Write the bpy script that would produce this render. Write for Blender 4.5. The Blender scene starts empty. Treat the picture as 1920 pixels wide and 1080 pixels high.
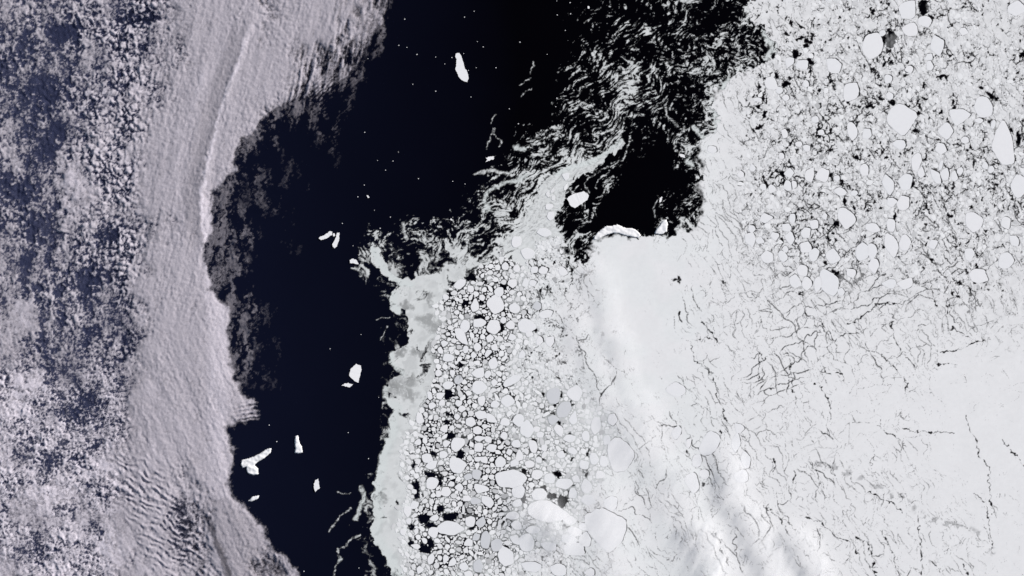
import bpy, math, time
import numpy as np
T0 = time.time()
PX = 0.1                       # one map cell of the survey grid = 0.1 scene units
f32 = np.float32
scene = bpy.context.scene
COL = scene.collection

# ------------------------------------------------------------------ camera, sky, sun, exposure
CAM_H = 600.0
cam_d = bpy.data.cameras.new('camera')
cam_d.sensor_width = 36.0
cam_d.lens = 36.0 * CAM_H / 192.0
cam_d.clip_start = 1.0
cam_d.clip_end = 30000.0
cam = bpy.data.objects.new('camera', cam_d)
cam.location = (0, 0, CAM_H)
COL.objects.link(cam)
scene.camera = cam

SUN_EL, SUN_AZ = math.radians(30), math.radians(62)     # azimuth measured clockwise from the picture's top
wd = bpy.data.worlds.new('World'); scene.world = wd; wd.use_nodes = True
wn = wd.node_tree
sky = wn.nodes.new('ShaderNodeTexSky'); sky.sky_type = 'NISHITA'; sky.sun_disc = False
sky.sun_elevation = SUN_EL; sky.sun_rotation = SUN_AZ
wn.links.new(sky.outputs[0], wn.nodes['Background'].inputs[0])
wn.nodes['Background'].inputs[1].default_value = 0.05
sun_d = bpy.data.lights.new('sun', 'SUN'); sun_d.energy = 4.0; sun_d.angle = math.radians(0.5)
sun_d.color = (1.0, 0.965, 0.93)
sun = bpy.data.objects.new('sun', sun_d); COL.objects.link(sun)
sun.location = (60, 40, 200)
sun.rotation_euler = (math.pi/2 - SUN_EL, 0, math.pi - SUN_AZ)
scene.view_settings.view_transform = 'Standard'
scene.view_settings.look = 'None'
scene.view_settings.gamma = 1.0
scene.view_settings.use_curve_mapping = False
scene.view_settings.exposure = 0.42
scene.cycles.transparent_max_bounces = 16

# ------------------------------------------------------------------ numeric helpers
def wx(x): return (np.asarray(x) - 960.0) * PX
def wy(y): return (540.0 - np.asarray(y)) * PX

def ss(a, b, x):
    t = np.clip((x - a) / (b - a), 0, 1)
    return t * t * (3 - 2 * t)

_tabs = {}
def _tab(seed):
    if seed not in _tabs:
        r = np.random.RandomState(seed)
        a = r.rand(256, 256) * 2 * np.pi
        _tabs[seed] = (np.cos(a).astype(f32).ravel(), np.sin(a).astype(f32).ravel())
    return _tabs[seed]

def perlin(x, y, seed=0):
    gx, gy = _tab(seed)
    xi = np.floor(x); yi = np.floor(y)
    fx = (x - xi).astype(f32); fy = (y - yi).astype(f32)
    xi = xi.astype(np.int32) & 255; yi = yi.astype(np.int32) & 255
    x1 = (xi + 1) & 255; y1 = (yi + 1) & 255
    u = fx * fx * fx * (fx * (fx * 6 - 15) + 10); v = fy * fy * fy * (fy * (fy * 6 - 15) + 10)
    def g(ix, iy, dx, dy):
        k = iy * 256 + ix
        return gx[k] * dx + gy[k] * dy
    a = g(xi, yi, fx, fy); b = g(x1, yi, fx - 1, fy)
    c = g(xi, y1, fx, fy - 1); d = g(x1, y1, fx - 1, fy - 1)
    a = a + (b - a) * u; c = c + (d - c) * u
    return (a + (c - a) * v) * 1.5

def fbm(x, y, size, octv=4, seed=0, gain=0.5, ridged=False):
    out = 0; amp = 1.0; tot = 0
    ca, sa = math.cos(0.6), math.sin(0.6)
    px, py = x / size, y / size
    for o in range(octv):
        n = perlin(px + 17.3 * o, py + 9.1 * o, seed + o)
        if ridged: n = 1 - 2 * np.abs(n)
        out = out + n * amp; tot += amp; amp *= gain
        px, py = (px * ca - py * sa) * 2.03, (px * sa + py * ca) * 2.03
    return (out / tot).astype(f32)

def worley(x, y, size, seed=0, jit=0.9):
    r = np.random.RandomState(seed)
    jx = (0.5 + (r.rand(256, 256) - 0.5) * jit).astype(f32).ravel()
    jy = (0.5 + (r.rand(256, 256) - 0.5) * jit).astype(f32).ravel()
    x = (x / size).astype(f32); y = (y / size).astype(f32)
    xi = np.floor(x); yi = np.floor(y); fx = x - xi; fy = y - yi
    xi = xi.astype(np.int32); yi = yi.astype(np.int32)
    F1 = np.full(x.shape, 9, f32); F2 = F1.copy()
    for dy in (-1, 0, 1):
        for dx in (-1, 0, 1):
            k = ((yi + dy) & 255) * 256 + ((xi + dx) & 255)
            d = np.sqrt((jx[k] + dx - fx) ** 2 + (jy[k] + dy - fy) ** 2)
            m = d < F1
            F2 = np.where(m, F1, np.minimum(F2, d)); F1 = np.where(m, d, F1)
    return F1, F2

def nrm(a):
    return (a / (a.std() + 1e-6)).astype(f32)

def bil(tab, u, v):
    h, w = tab.shape
    u = np.clip(u, 0, w - 1.001); v = np.clip(v, 0, h - 1.001)
    i = u.astype(np.int32); j = v.astype(np.int32); fu = (u - i).astype(f32); fv = (v - j).astype(f32)
    fu = fu * fu * (3 - 2 * fu); fv = fv * fv * (3 - 2 * fv)
    return (tab[j, i] * (1 - fu) + tab[j, i + 1] * fu) * (1 - fv) + (tab[j + 1, i] * (1 - fu) + tab[j + 1, i + 1] * fu) * fv

def digits(rows):
    return np.array([[int(c) for c in r.replace(' ', '')] for r in rows], f32)

def seg_dist(X, Y, pts, rad, D=None, x0=0, y0=0):
    """distance of the grid to a polyline, only within rad of it"""
    if D is None: D = np.full(X.shape, 99, f32)
    for (ax, ay), (bx, by) in zip(pts[:-1], pts[1:]):
        i0 = max(int(min(ax, bx) - rad - x0), 0); i1 = max(int(max(ax, bx) + rad - x0) + 2, 0)
        j0 = max(int(min(ay, by) - rad - y0), 0); j1 = max(int(max(ay, by) + rad - y0) + 2, 0)
        if i0 >= X.shape[1] or j0 >= X.shape[0] or i1 <= i0 or j1 <= j0: continue
        s = np.s_[j0:j1, i0:i1]
        x = X[s]; y = Y[s]; dx, dy = bx - ax, by - ay
        t = np.clip(((x - ax) * dx + (y - ay) * dy) / (dx * dx + dy * dy + 1e-6), 0, 1)
        D[s] = np.minimum(D[s], np.hypot(x - ax - t * dx, y - ay - t * dy))
    return D

def poly_in(X, Y, P):
    m = np.zeros(X.shape, bool); n = len(P)
    for i in range(n):
        x1, y1 = P[i]; x2, y2 = P[(i + 1) % n]
        if y1 == y2: continue
        c = ((Y < y1) != (Y < y2)) & (X < (x2 - x1) * (Y - y1) / (y2 - y1) + x1)
        m ^= c
    return m

# ------------------------------------------------------------------ materials
def mat_new(name):
    m = bpy.data.materials.new(name); m.use_nodes = True
    nt = m.node_tree
    for n in list(nt.nodes): nt.nodes.remove(n)
    out = nt.nodes.new('ShaderNodeOutputMaterial')
    b = nt.nodes.new('ShaderNodeBsdfPrincipled')
    nt.links.new(b.outputs[0], out.inputs[0])
    return m, nt, b

def N(nt, t, **kw):
    n = nt.nodes.new(t)
    for k, v in kw.items():
        if k in n.inputs.keys(): n.inputs[k].default_value = v
        else: setattr(n, k, v)
    return n

def noise_node(nt, scale, detail=4, rough=0.55, src='Position'):
    g = N(nt, 'ShaderNodeNewGeometry')
    n = N(nt, 'ShaderNodeTexNoise'); n.inputs['Scale'].default_value = scale
    n.inputs['Detail'].default_value = detail; n.inputs['Roughness'].default_value = rough
    nt.links.new(g.outputs['Position'], n.inputs['Vector'])
    return n

def math_n(nt, op, a, b):
    m = N(nt, 'ShaderNodeMath', operation=op)
    for i, s in enumerate((a, b)):
        if isinstance(s, (int, float)): m.inputs[i].default_value = s
        else: nt.links.new(s, m.inputs[i])
    return m.outputs[0]

def mixc(nt, fac, a, b, mode='MIX'):
    m = N(nt, 'ShaderNodeMix', data_type='RGBA', blend_type=mode)
    if isinstance(fac, (int, float)): m.inputs[0].default_value = fac
    else: nt.links.new(fac, m.inputs[0])
    for i, s in ((6, a), (7, b)):
        if isinstance(s, tuple): m.inputs[i].default_value = (*s, 1)
        else: nt.links.new(s, m.inputs[i])
    return m.outputs[2]

def ramp(nt, fac, a, b, c0, c1):
    r = N(nt, 'ShaderNodeMapRange'); nt.links.new(fac, r.inputs[0])
    for i, v in zip((1, 2, 3, 4), (a, b, c0, c1)): r.inputs[i].default_value = v
    return r.outputs[0]

# open sea: very dark, bluer in the west
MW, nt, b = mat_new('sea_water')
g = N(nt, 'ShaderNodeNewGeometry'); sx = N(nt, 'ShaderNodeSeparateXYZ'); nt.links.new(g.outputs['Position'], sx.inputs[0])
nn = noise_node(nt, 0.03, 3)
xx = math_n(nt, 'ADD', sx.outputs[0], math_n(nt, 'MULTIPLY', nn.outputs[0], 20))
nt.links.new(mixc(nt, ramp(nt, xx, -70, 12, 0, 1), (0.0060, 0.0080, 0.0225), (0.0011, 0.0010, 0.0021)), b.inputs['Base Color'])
b.inputs['Roughness'].default_value = 0.35
b.inputs['Specular IOR Level'].default_value = 0.0
bp = N(nt, 'ShaderNodeBump'); bp.inputs['Strength'].default_value = 0.15; bp.inputs['Distance'].default_value = 0.05
nt.links.new(noise_node(nt, 2.5, 5).outputs[0], bp.inputs['Height']); nt.links.new(bp.outputs[0], b.inputs['Normal'])

def ice_material(name, white, grain, bump, attr=True):
    """snow covered ice; attribute ice = (albedo, cover, wetness)"""
    m, nt, b = mat_new(name)
    fine = noise_node(nt, 9.0, 6, 0.65); mid = noise_node(nt, 1.1, 4)
    k = math_n(nt, 'ADD', math_n(nt, 'MULTIPLY', math_n(nt, 'SUBTRACT', fine.outputs[0], 0.5), grain),
               math_n(nt, 'MULTIPLY', math_n(nt, 'SUBTRACT', mid.outputs[0], 0.5), grain * 0.7))
    if attr:
        a = N(nt, 'ShaderNodeAttribute', attribute_name='ice'); s = N(nt, 'ShaderNodeSeparateColor')
        nt.links.new(a.outputs['Color'], s.inputs[0])
        alb = math_n(nt, 'ADD', s.outputs[0], k)
        wet = mixc(nt, s.outputs[2], white, (white[0]*0.95, white[1]*0.99, white[2]*0.98))
        col = mixc(nt, alb, (0.012, 0.016, 0.022), wet)
        nt.links.new(s.outputs[1], b.inputs['Alpha'])
    else:
        oi = N(nt, 'ShaderNodeObjectInfo')
        pale = mixc(nt, ramp(nt, oi.outputs['Random'], 0, 1, 0.0, 0.5), white, (white[0]*0.93, white[1]*0.95, white[2]*0.96))
        col = mixc(nt, math_n(nt, 'ADD', 0.95, k), (0.02, 0.025, 0.035), pale)
    nt.links.new(col, b.inputs['Base Color'])
    b.inputs['Roughness'].default_value = 0.9
    b.inputs['Specular IOR Level'].default_value = 0.1
    bp = N(nt, 'ShaderNodeBump'); bp.inputs['Strength'].default_value = bump; bp.inputs['Distance'].default_value = 0.03
    nt.links.new(fine.outputs[0], bp.inputs['Height']); nt.links.new(bp.outputs[0], b.inputs['Normal'])
    return m

M_PACK = ice_material('snowy_pack_ice', (0.785, 0.782, 0.785), 0.15, 0.22)
M_SLUSH = ice_material('slush_ice', (0.765, 0.77, 0.765), 0.12, 0.08)
M_FLOE = ice_material('snowy_floe', (0.82, 0.815, 0.825), 0.10, 0.08, False)
M_GREY = ice_material('thin_grey_floe', (0.64, 0.645, 0.665), 0.10, 0.08, False)
M_SMALL = ice_material('small_floe_ice', (0.82, 0.815, 0.82), 0.10, 0.1)
M_BERG = ice_material('iceberg_ice', (0.87, 0.86, 0.865), 0.05, 0.3, False)

def cloud_material(name, col, bump=0.3):
    m, nt, b = mat_new(name)
    nt.nodes.remove(b)
    out = nt.nodes['Material Output']
    a = N(nt, 'ShaderNodeAttribute', attribute_name='cloud'); s = N(nt, 'ShaderNodeSeparateColor')
    nt.links.new(a.outputs['Color'], s.inputs[0])
    fine = noise_node(nt, 5.0, 6, 0.7)
    al = math_n(nt, 'MULTIPLY', s.outputs[0], ramp(nt, fine.outputs[0], 0.3, 0.7, 0.82, 1.12))
    cl = N(nt, 'ShaderNodeClamp'); nt.links.new(al, cl.inputs[0])
    d = N(nt, 'ShaderNodeBsdfDiffuse')
    nt.links.new(mixc(nt, s.outputs[1], col, (0.16, 0.18, 0.34)), d.inputs[0])  # second colour paints blue air haze into the thin gaps
    bp = N(nt, 'ShaderNodeBump'); bp.inputs['Strength'].default_value = bump; bp.inputs['Distance'].default_value = 0.06
    nt.links.new(fine.outputs[0], bp.inputs['Height']); nt.links.new(bp.outputs[0], d.inputs['Normal'])
    tl = N(nt, 'ShaderNodeBsdfTranslucent'); tl.inputs[0].default_value = (*col, 1)
    mx0 = N(nt, 'ShaderNodeMixShader'); mx0.inputs[0].default_value = 0.12
    nt.links.new(d.outputs[0], mx0.inputs[1]); nt.links.new(tl.outputs[0], mx0.inputs[2])
    tr = N(nt, 'ShaderNodeBsdfTransparent')
    mx = N(nt, 'ShaderNodeMixShader')
    nt.links.new(cl.outputs[0], mx.inputs[0]); nt.links.new(tr.outputs[0], mx.inputs[1]); nt.links.new(mx0.outputs[0], mx.inputs[2])
    nt.links.new(mx.outputs[0], out.inputs[0])
    return m
M_CLOUD = cloud_material('cloud_vapour', (0.84, 0.78, 0.86))
M_CIRRUS = cloud_material('cirrus_vapour', (0.97, 0.965, 0.97), 0.0)

# ------------------------------------------------------------------ mesh helpers
def np_mesh(name, V, F, mat, attr=None, smooth=False):
    """V (n,3), F list of (m,k) int arrays"""
    me = bpy.data.meshes.new(name)
    me.vertices.add(len(V)); me.vertices.foreach_set('co', np.ascontiguousarray(V, f32).ravel())
    tot = np.concatenate([np.full(len(f), f.shape[1], np.int32) for f in F])
    idx = np.concatenate([f.ravel() for f in F]).astype(np.int32)
    me.loops.add(len(idx)); me.loops.foreach_set('vertex_index', idx)
    me.polygons.add(len(tot))
    st = np.zeros(len(tot), np.int32); st[1:] = np.cumsum(tot)[:-1]
    me.polygons.foreach_set('loop_start', st); me.polygons.foreach_set('loop_total', tot)
    if attr is not None:
        an, A = attr
        at = me.attributes.new(an, 'FLOAT_COLOR', 'POINT')
        at.data.foreach_set('color', np.ascontiguousarray(A, f32).ravel())
    me.update(calc_edges=True)
    me.polygons.foreach_set('use_smooth', np.full(len(tot), bool(smooth)))
    me.materials.append(mat)
    o = bpy.data.objects.new(name, me); COL.objects.link(o)
    return o

def tag(o, label, cat=None, group=None, kind=None):
    o['label'] = label
    if cat: o['category'] = cat
    if group: o['group'] = group
    if kind: o['kind'] = kind
    return o

def compact(V, F, A=None):
    used = np.unique(np.concatenate([f.ravel() for f in F]))
    mp = np.zeros(len(V), np.int64); mp[used] = np.arange(len(used))
    return V[used], [mp[f] for f in F], (A[used] if A is not None else None)

# ------------------------------------------------------------------ the sea
S = 6000.0
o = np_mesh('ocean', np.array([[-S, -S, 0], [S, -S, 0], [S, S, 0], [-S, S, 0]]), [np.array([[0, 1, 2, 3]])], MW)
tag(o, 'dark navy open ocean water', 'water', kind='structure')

# ------------------------------------------------------------------ survey of the larger floes: x, y, half width, half height, turn(deg), grey?
FL = """863 532 12 8 -35;883 542 6.5 6.5 0;886 530 4.5 4 0;900 532 5.5 5 0;868 548 5 5 0;836 558 5.5 6 0;850 571 4 4 0;841 579 3 5.5 0;935.5 547 9.5 9 10;960 531 9 8 0
947 500 7 7 0;945 513 4.5 4.5 0;969 504 6.5 7 0;904 558 5.5 6 0;891 575.5 9 10 0;929 571 15 18 -15;964.5 578 10 10 0;898 605.5 12 8.5 0;872 612 9 11.5 0;864 629 9.5 16 -25
925.5 613 13 13.5 30;957 610 8 8.5 0;987 611 17 13 15;944 600 6 6 0;964.5 600 5 5.5 0;833 644 6 6 0;825.5 657 5 6.5 -20;841 671 10.5 8 -10;894.5 651 7.5 7.5 0;873 655.5 5.5 7 0
927 651 6.5 6.5 0;918 634 7.5 6.5 0;914.5 662 5 8 30;888 666 5.5 5.5 0;924.5 681 9.5 10 0;898 700 11 10 0;914 702 5.5 8 30;822 699 6 6.5 0;848 699 6 5.5 0;870 680 4.5 5.5 0
862 673 5 4.5 0;859 712 7 8.5 20 1;1011 639 6 9 10;1002 505.5 8 6 -20;1019 507 9 7 -15;985.5 530 5.5 9 10;999 531 7 6 0;1007 574 8 8 0 1;1024 589 13 8 -20;1055 509 8 9 0
1031 639 9 9 0;979 665.5 6 7.5 0;973 551 5 5 0;944 589 4.5 4.5 0;929 524 5 5 0;922 532 4 4 0;904 517 4.5 4 0;960 632 7 6.5 0;992 626 7 6 0
840 722 9 8.5 0;860 713 7 8.5 20 1;871 717 5 5.5 0;897.5 726 14 12.5 0;824 742 7.5 7 -30;806 742 5 8 -10;810 760 7 6 -20;829 755 6 6 0;841 757 3.5 5.2 0;860 756 6.5 6 0
863 738 7 4 0 1;867.5 746 7 4 -10;902.5 752 7 9.5 -10;866 766 7.5 5.5 -20;857 781 5.5 5.5 0;871 776 5.5 5 0;882.5 791 9.5 9 0;903 778 12 8 10;920 785 10 8 10;787 784 7.5 10.5 -10
818 783 4.5 6.5 0;833 804 7.2 7.2 0;796 803 6 5 20;834 819 5.5 4.5 0;837 832 6 7 30;857.5 832.5 14.5 11.5 -15;873 827.5 6 4.5 0;895 807 9.5 7 15;898 822.5 9 6 0;916 824 7 6 0
897.5 838 9 9 20;922 840 9.5 7.5 10;802 859 10.5 9 25;831 852.5 8 7 -30;809 872.5 10 8.5 -40;857 873 15.5 15 0;851 857.5 4.5 4.5 0;938 867 10 10.5 20;895 861 6.5 5.5 0;908 862 6.5 6.5 0
784 829 6.5 5.5 0;813 805 5 4 0;945 817 7 7 0;947 791 8.5 8 0;952 752 12 11 0;928 758 8 7 0;927 717 6 6 0
1037 742 13 15.5 10 1;1057 768 12 17 35 1;1036 787 9.5 9 0 1;987 805 12.5 16 10;972 787 10 12 0;1000 837 8 12.5 -10;974 855 8 9.5 10;965 868 9.5 6 0;992.5 870 8.5 7.5 0;1117 798 9.5 16 5
1075 785 7 12 10;1077.5 737 14 14 0;1148 785 9 11 10;1047.5 807 7.5 12 -30;1067.5 822 11 7.5 15;1098 818 7.5 10 0;1137.5 825 7 9.5 20;1073 845 9 6.5 20;1052 852.5 8 7 0;1113 860 8 12 -15
1132 865 8 10.5 -15;1095 872 10 8 0;1010 862.5 6 6 0;1020 840 6 6.5 0;1034 765 4.5 6 0;968 832 8.5 7.5 0;955 847.5 6 5.5 0;960 713 17 8 -30;1006 805 6 6 0;1012 815 7 6 0
810 906 11.5 12 0;836 921 9.5 9.5 -30;822 926 5.5 6.5 0;861 914 8 7 15;893.5 889 8.5 10.5 0 1;878 894 7.5 6.5 0 1;902 915 15 7.5 5;957 898 30 17 -8;875 934.6 8 6 10;914 940 9 13 -40
891 940 10 6.5 0 1;764 958 7 10.5 0;777 947 7.5 8 0;747 952 5 5 0;816 952 4.5 5 0;815 971 7.5 6.5 -20;842.6 990 23 13.5 0;812 998.5 9.5 10.5 -20;882.4 978 9.5 10.5 0;902 980 9 9.5 0 1
755.5 998 5.5 7 0;796 1014 5 6 20;780.5 1024.5 7 5.5 0;808 1047.6 6.5 10 25;836 1047.6 6 7.5 0;849 1055 7.5 7 -30;787 1068 5.5 7.5 0;869.4 1062.4 8 8 30;878.7 1017 8.5 7 20;910 1013 9 17 -5 1
932 1021 11 12 0 1;949 1045 15 18 0;878 1076 8 6 0;896 1061.5 9 12.5 0 1;893.5 1006 7 7 0 1;859 1017 5 5.5 0;763 896 5 5.5 0;768.5 912 5 6 0;777 922 5 4.5 0;766 977 5.5 5.5 0
763 1039 4.5 4.5 0;847 908 5.5 5.5 0;818.5 1060.5 6 5 0
1007 889 11 9 0;1031 897 10 10.5 0;1057 906 16 10 0;972.4 922 13 12 -20;1010 927 15 11 0;1023 958 35 21 8;1100 913 11 12 0;1074 924.5 8 10 0;1125 890 9 7.5 0;1104 937.5 13 10 10
1145.5 943 14 13 0;1136 993 33 43 -25;1077 997 13 9 10;1093 986.5 8.5 8 0;1068 1011.5 16 9 10;1075 1030 21 13 0;986 1019 15 16.5 0;999 993 13 7.5 0;961 967 12 8 0;969 944 9.5 7 -10
968 984 10 8.5 0;966 1011.5 9 8.5 0;997.4 1062.4 19 9.5 5;1029 1024.5 15 8 15;1047.4 1069 15 12 0;1097 1011.5 12 13 -20;1080 898 7 7 0;1107 1074 9 8 0;1068 976 12 8 0
1481.5 114 9.5 8.5 0;1504.6 122 12 9.5 0;1446 156.5 10.5 14.5 -25;1461 169.4 7 6.5 0;1426 178 5.5 4.5 20;1420 187 8 4.5 0;1564 125 13 15.5 10;1594.4 172 15 18 20;1654 62 6 6 0;1637 85 20 24 0
1511 157 6 6.5 0;1481.5 101 4.5 4 0;1449 141 4.5 4.5 0;1520 105 5.5 5 0;1515 142 4.5 4 0;1734 40 13 10.5 10;1702.6 18.5 16 18 0;1708 55 14 13 0;1742.4 107 7 7 0;1743 123 7 9 0
1705 129.6 8 6.5 -15;1665.5 148 8 8 0;1756 85 14 16 -15;1668 180 7 7 0;1806 59 7 8 0;1906 15 16 14 0
1471 250 6 9 0;1480 325.5 9 8 0;1477 348 8 9.5 0;1518 328 9 13 15;1543 328 12 13.5 0;1569 334 6 5.5 0;1575.5 359 11.5 7.5 10;1598 245.5 9.5 16.5 -10;1625.5 251 8.5 10.5 0;1513 278 7 6.5 0
1527 287 5 5.5 0;1465.5 292 5.5 6 0;1431 351 6 6.5 0;1447 354 7.5 7.5 0;1389 327 6 6.5 0;1411 315.5 5.5 7 0;1388 344 5.5 5 0;1529 224 6.5 7 0;1498 270 6.5 5.5 0;1473 183 6.5 6 0
1533 199 5.5 5 0;1602 362 6.5 5.5 0;1540 248 6 5.5 0;1489 345.5 5 7.5 0;1620 319 9 11 -10;1690 221 27 26.5 -20;1883 272 20 39 -5;1911 350 14 22 0;1773 245.5 13 15 0;1687 271 12 9 20
1697 341 12 17 15;1665.5 345.5 10 18 -15;1764 279 10 11 0;1755.5 332 8 14 -25;1772 328 8 12 -10;1671 379 9 9 0;1693 381 12 14 0;1858 318 6 6.5 0;1847 310 6 6.5 0;1789 332 7 9 -20
1800 321 6 7 0;1764 310 4 9 15;1798 217 18 15 0;1844 201 16 22 -15;1809 263 7.5 6.5 0;1718 303 10 16 10;1727 325.5 8 8 0;1836 226 7.5 5 0;1862 234 4.5 8.5 15
1587 407 15 20 -35;1511 437 9 10.5 0;1511 464 10.5 11.5 0;1504 507 10 11.5 -10;1527 478 8.5 14 15;1561.5 481 11.5 15 -30;1555.6 530 17 25 -30;1526.5 421 8.5 9 -30;1485.6 409 6 9.5 0;1475 427 9 8 0
1481 446 8 12 0;1468 481 8 11 -30;1438 481 11 12 0;1407 448 10 13 0;1424 451 7 7 0;1435 409 10 9.5 0;1490.5 528 10 13.5 -15;1513 532 9 13 0;1534 532 8 14 10;1617 471.4 12 18 0
1635 471.4 9 15 0;1639 497 10 13 10;1671 458 13 20 -10;1636 427 14 8.5 10;1671 422 9 12 0;1596.5 512 9 9 0;1546 406 5.5 5.5 0;1557.6 415 5.5 5.5 0;1577 547 7 7 0;1463 454 5 6 0
1452.5 442 9 6.5 0;1473 467 5 7 -20;1410 429 7 7 0;1696 455 11 15 0;1825 415 15 20 -30;1885 489 14 16 0;1835 518 17 14 0;1698 532 14 10 0;1669 532 12 9 0;1902 451 9.5 10 0
1886 417 9 12 0;1817 477 9 13 0;1749 458 8 9 0;1330 831 16 25 25;1268 811 8.5 12.5 15;1380 829 8.5 16 10;1398 862 8.5 17 -10;1386 804 9 9 0;1291 831 5 9.5 0;1267 731 18 13 0
1162 853 25 31 -15;1320 889 9 10 0;1307 864 9 13 0;1298 904 13 18 -15;1389 893 14 12 0;1335 280 9 7 0
1061 330.5 7 6.5 0;1036 357.5 4.5 4.5 0;1027.5 364 5 5 0;1037.5 371 5 5 0;1029 387.5 7.5 5.5 -15;1032.5 404 6.5 8.5 20;1020 435 13 8 10;969 452.5 9.5 11 25;990 476 12 11 0;1061 351 6 4 -30"""
floes = []
for row in FL.replace('\n', ';').split(';'):
    v = [float(a) for a in row.split()]
    floes.append((v[0], v[1], v[2], v[3], math.radians(-v[4]), len(v) > 5))

def outlines(rng, n, nv, planes, p=9.0, rough=0.02):
    """rounded polygon radii, (n, nv); star shaped, mean radius about 1"""
    th = np.arange(nv) / nv * 2 * np.pi
    ph = (np.arange(planes) / planes * 2 * np.pi)[None] + rng.uniform(-0.42, 0.42, (n, planes)) * (2 * np.pi / planes) + rng.uniform(0, 6.28, (n, 1))
    d = rng.uniform(0.86, 1.12, (n, planes))
    c = np.maximum(np.cos(th[None, None] - ph[:, :, None]), 0) / d[:, :, None]
    r = (c ** p).sum(1) ** (-1 / p)
    r = r / np.sqrt((r ** 2).mean(1, keepdims=True))
    r *= 1 + rng.normal(0, rough, r.shape)
    return th, r

rng = np.random.RandomState(7)
floe_poly = []
for (x, y, a, b_, t, gr) in floes:
    nv = 36 if max(a, b_) > 12 else 26
    th, r = outlines(rng, 1, nv, rng.randint(6, 9) if max(a, b_) > 11 else rng.randint(5, 8), 10.0, 0.02)
    floe_poly.append((th, r[0]))

# ------------------------------------------------------------------ ice fields on a 1-cell survey grid
GX0, GY0, GX1, GY1 = 600, -70, 1990, 1150
xs = np.arange(GX0, GX1 + 1, dtype=f32); ys = np.arange(GY0, GY1 + 1, dtype=f32)
X, Y = np.meshgrid(xs, ys)
COV = digits([
 '000000000001123343 489999999999999',
 '000000000011233333 369999999999999',
 '000000000003333333 459999999999999',
 '000000000013444434 899999999999999',
 '000000000033554336 999999999999999',
 '000000000034553338 999999999999999',
 '000000003345632348 999999999999999',
 '000000024477522159 999999999999999',
 '000000135862310269 999999999999999',
 '000000345942200349 999999999999999',
 '001333458832111369 999999999999999',
 '031455689943899999 999999999999999',
 '054578889999999999 999999999999999',
 '006897678999999999 999999999999999',
 '006996678999999999 999999999999999',
 '001997788999999999 999999999999999',
 '005877889999999999 999999999999999',
 '005887899999999999 999999999999999',
 '007677899889999999 999999999999999',
 '009867899889999999 999999999999999',
 '009766889888999999 999999999999999',
 '029766778877999999 999999999999999',
 '159666677888999999 999999999999999',
 '269657788979999999 999999999999999',
 '279656788999999999 999999999999999',
 '269667888999999999 999999999999999',
 '148888999999999999 999999999999999'])
# advected coordinates: eddies stretch the slush into filaments
def advect(X, Y, steps, dt, seed, sz, amp):
    x, y = X.copy(), Y.copy()
    g = 4
    cx, cy = np.meshgrid(np.arange(GX0 - 120, GX1 + 120, g, dtype=f32), np.arange(GY0 - 120, GY1 + 120, g, dtype=f32))
    psi = fbm(cx, cy, sz, 2, seed, 0.4) * amp
    v_y, v_x = np.gradient(psi, g)
    for i in range(steps):
        u = (x - (GX0 - 120)) / g; v = (y - (GY0 - 120)) / g
        vx = bil(v_y, u, v); vy = -bil(v_x, u, v)
        x = x - vx * dt; y = y - vy * dt
    return x.astype(f32), y.astype(f32)

w1 = nrm(fbm(X, Y, 60, 3, 11)); w2 = nrm(fbm(X, Y, 60, 3, 31))
wa = nrm(fbm(X, Y, 16, 3, 51, 0.6)); wb = nrm(fbm(X, Y, 16, 3, 71, 0.6))
XW = X + 6 * w1 + 2.5 * wa; YW = Y + 6 * w2 + 2.5 * wb
cov = bil(COV, (XW - 660) / 40, (YW - 20) / 40) / 9.0 * ss(632, 668, XW)
print('fields a', time.time() - T0)
AX, AY = advect(X, Y, 7, 1.0, 101, 70, 60.0)
# streaks drawn out along the south-west / north-east drift
ca, sa = math.cos(math.radians(-38)), math.sin(math.radians(-38))
U = (AX * ca + AY * sa); V_ = (-AX * sa + AY * ca)
drift = ss(1420, 1250, X + 0.3 * Y) * ss(840, 930, X)
milk_e = ss(960, 850, X) * ss(430, 510, Y)
vert = ss(1180, 1230, X) * ss(1300, 1260, X) * ss(80, 130, Y)                      # wind rows run up and down here
swn = nrm(fbm(U * 0.24, V_, 7.5, 4, 201, 0.7))
swi = nrm(fbm(AX * 0.75 + 1.0 * wa, AY + 1.0 * wb, 10, 4, 211, 0.75))
swv = nrm(fbm(AX, AY * 0.3, 11, 4, 216, 0.7))
med = swn * drift + (swv * vert + swi * (1 - vert)) * (1 - drift)
fleck = nrm(fbm(AX * 0.7 + 1.2 * wa, AY + 1.2 * wb + 0.3 * AX, 4.2, 3, 221, 0.7))
fil = nrm(fbm(AX + 2 * wa, AY + 2 * wb, 22, 4, 261, 0.62, True))
sw = 0.62 * med + 0.34 * fleck + 0.46 * nrm(fbm(X + 6 * wa, Y + 6 * wb, 52, 3, 246)) + 0.30 * fil
lob = nrm(fbm(AX + 3 * wa, AY + 3 * wb, 36, 4, 266, 0.5))
sw = nrm(nrm(sw) * (1 - 0.7 * milk_e) + (lob + 0.35 * fil) * 0.8 * milk_e) * 0.30
ICE_EDGE = [(700,458),(694,472),(700,492),(718,517),(744,533),(734,551),(727,570),(735,586),(748,592),(753,580),(760,580),(766,610),(763,640),(745,654),(732,665),(735,682),(753,701),(737,708),(721,726),(722,746),(734,763),(741,772),(730,786),(733,806),(725,830),(715,850),(710,880),(703,910),(697,930),(699,946),(704,970),(693,1000),(700,1012),(711,1032),(726,1052),(736,1080),(742,1170),(905,1170),(905,500),(860,505),(815,510),(785,518),(765,525),(748,522),(733,508),(722,492),(712,470)]
inI = poly_in(X + 1.6 * wa + 0.8 * w1, Y + 1.6 * wb + 0.8 * w2, ICE_EDGE)
low = (Y > 536) | inI
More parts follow.
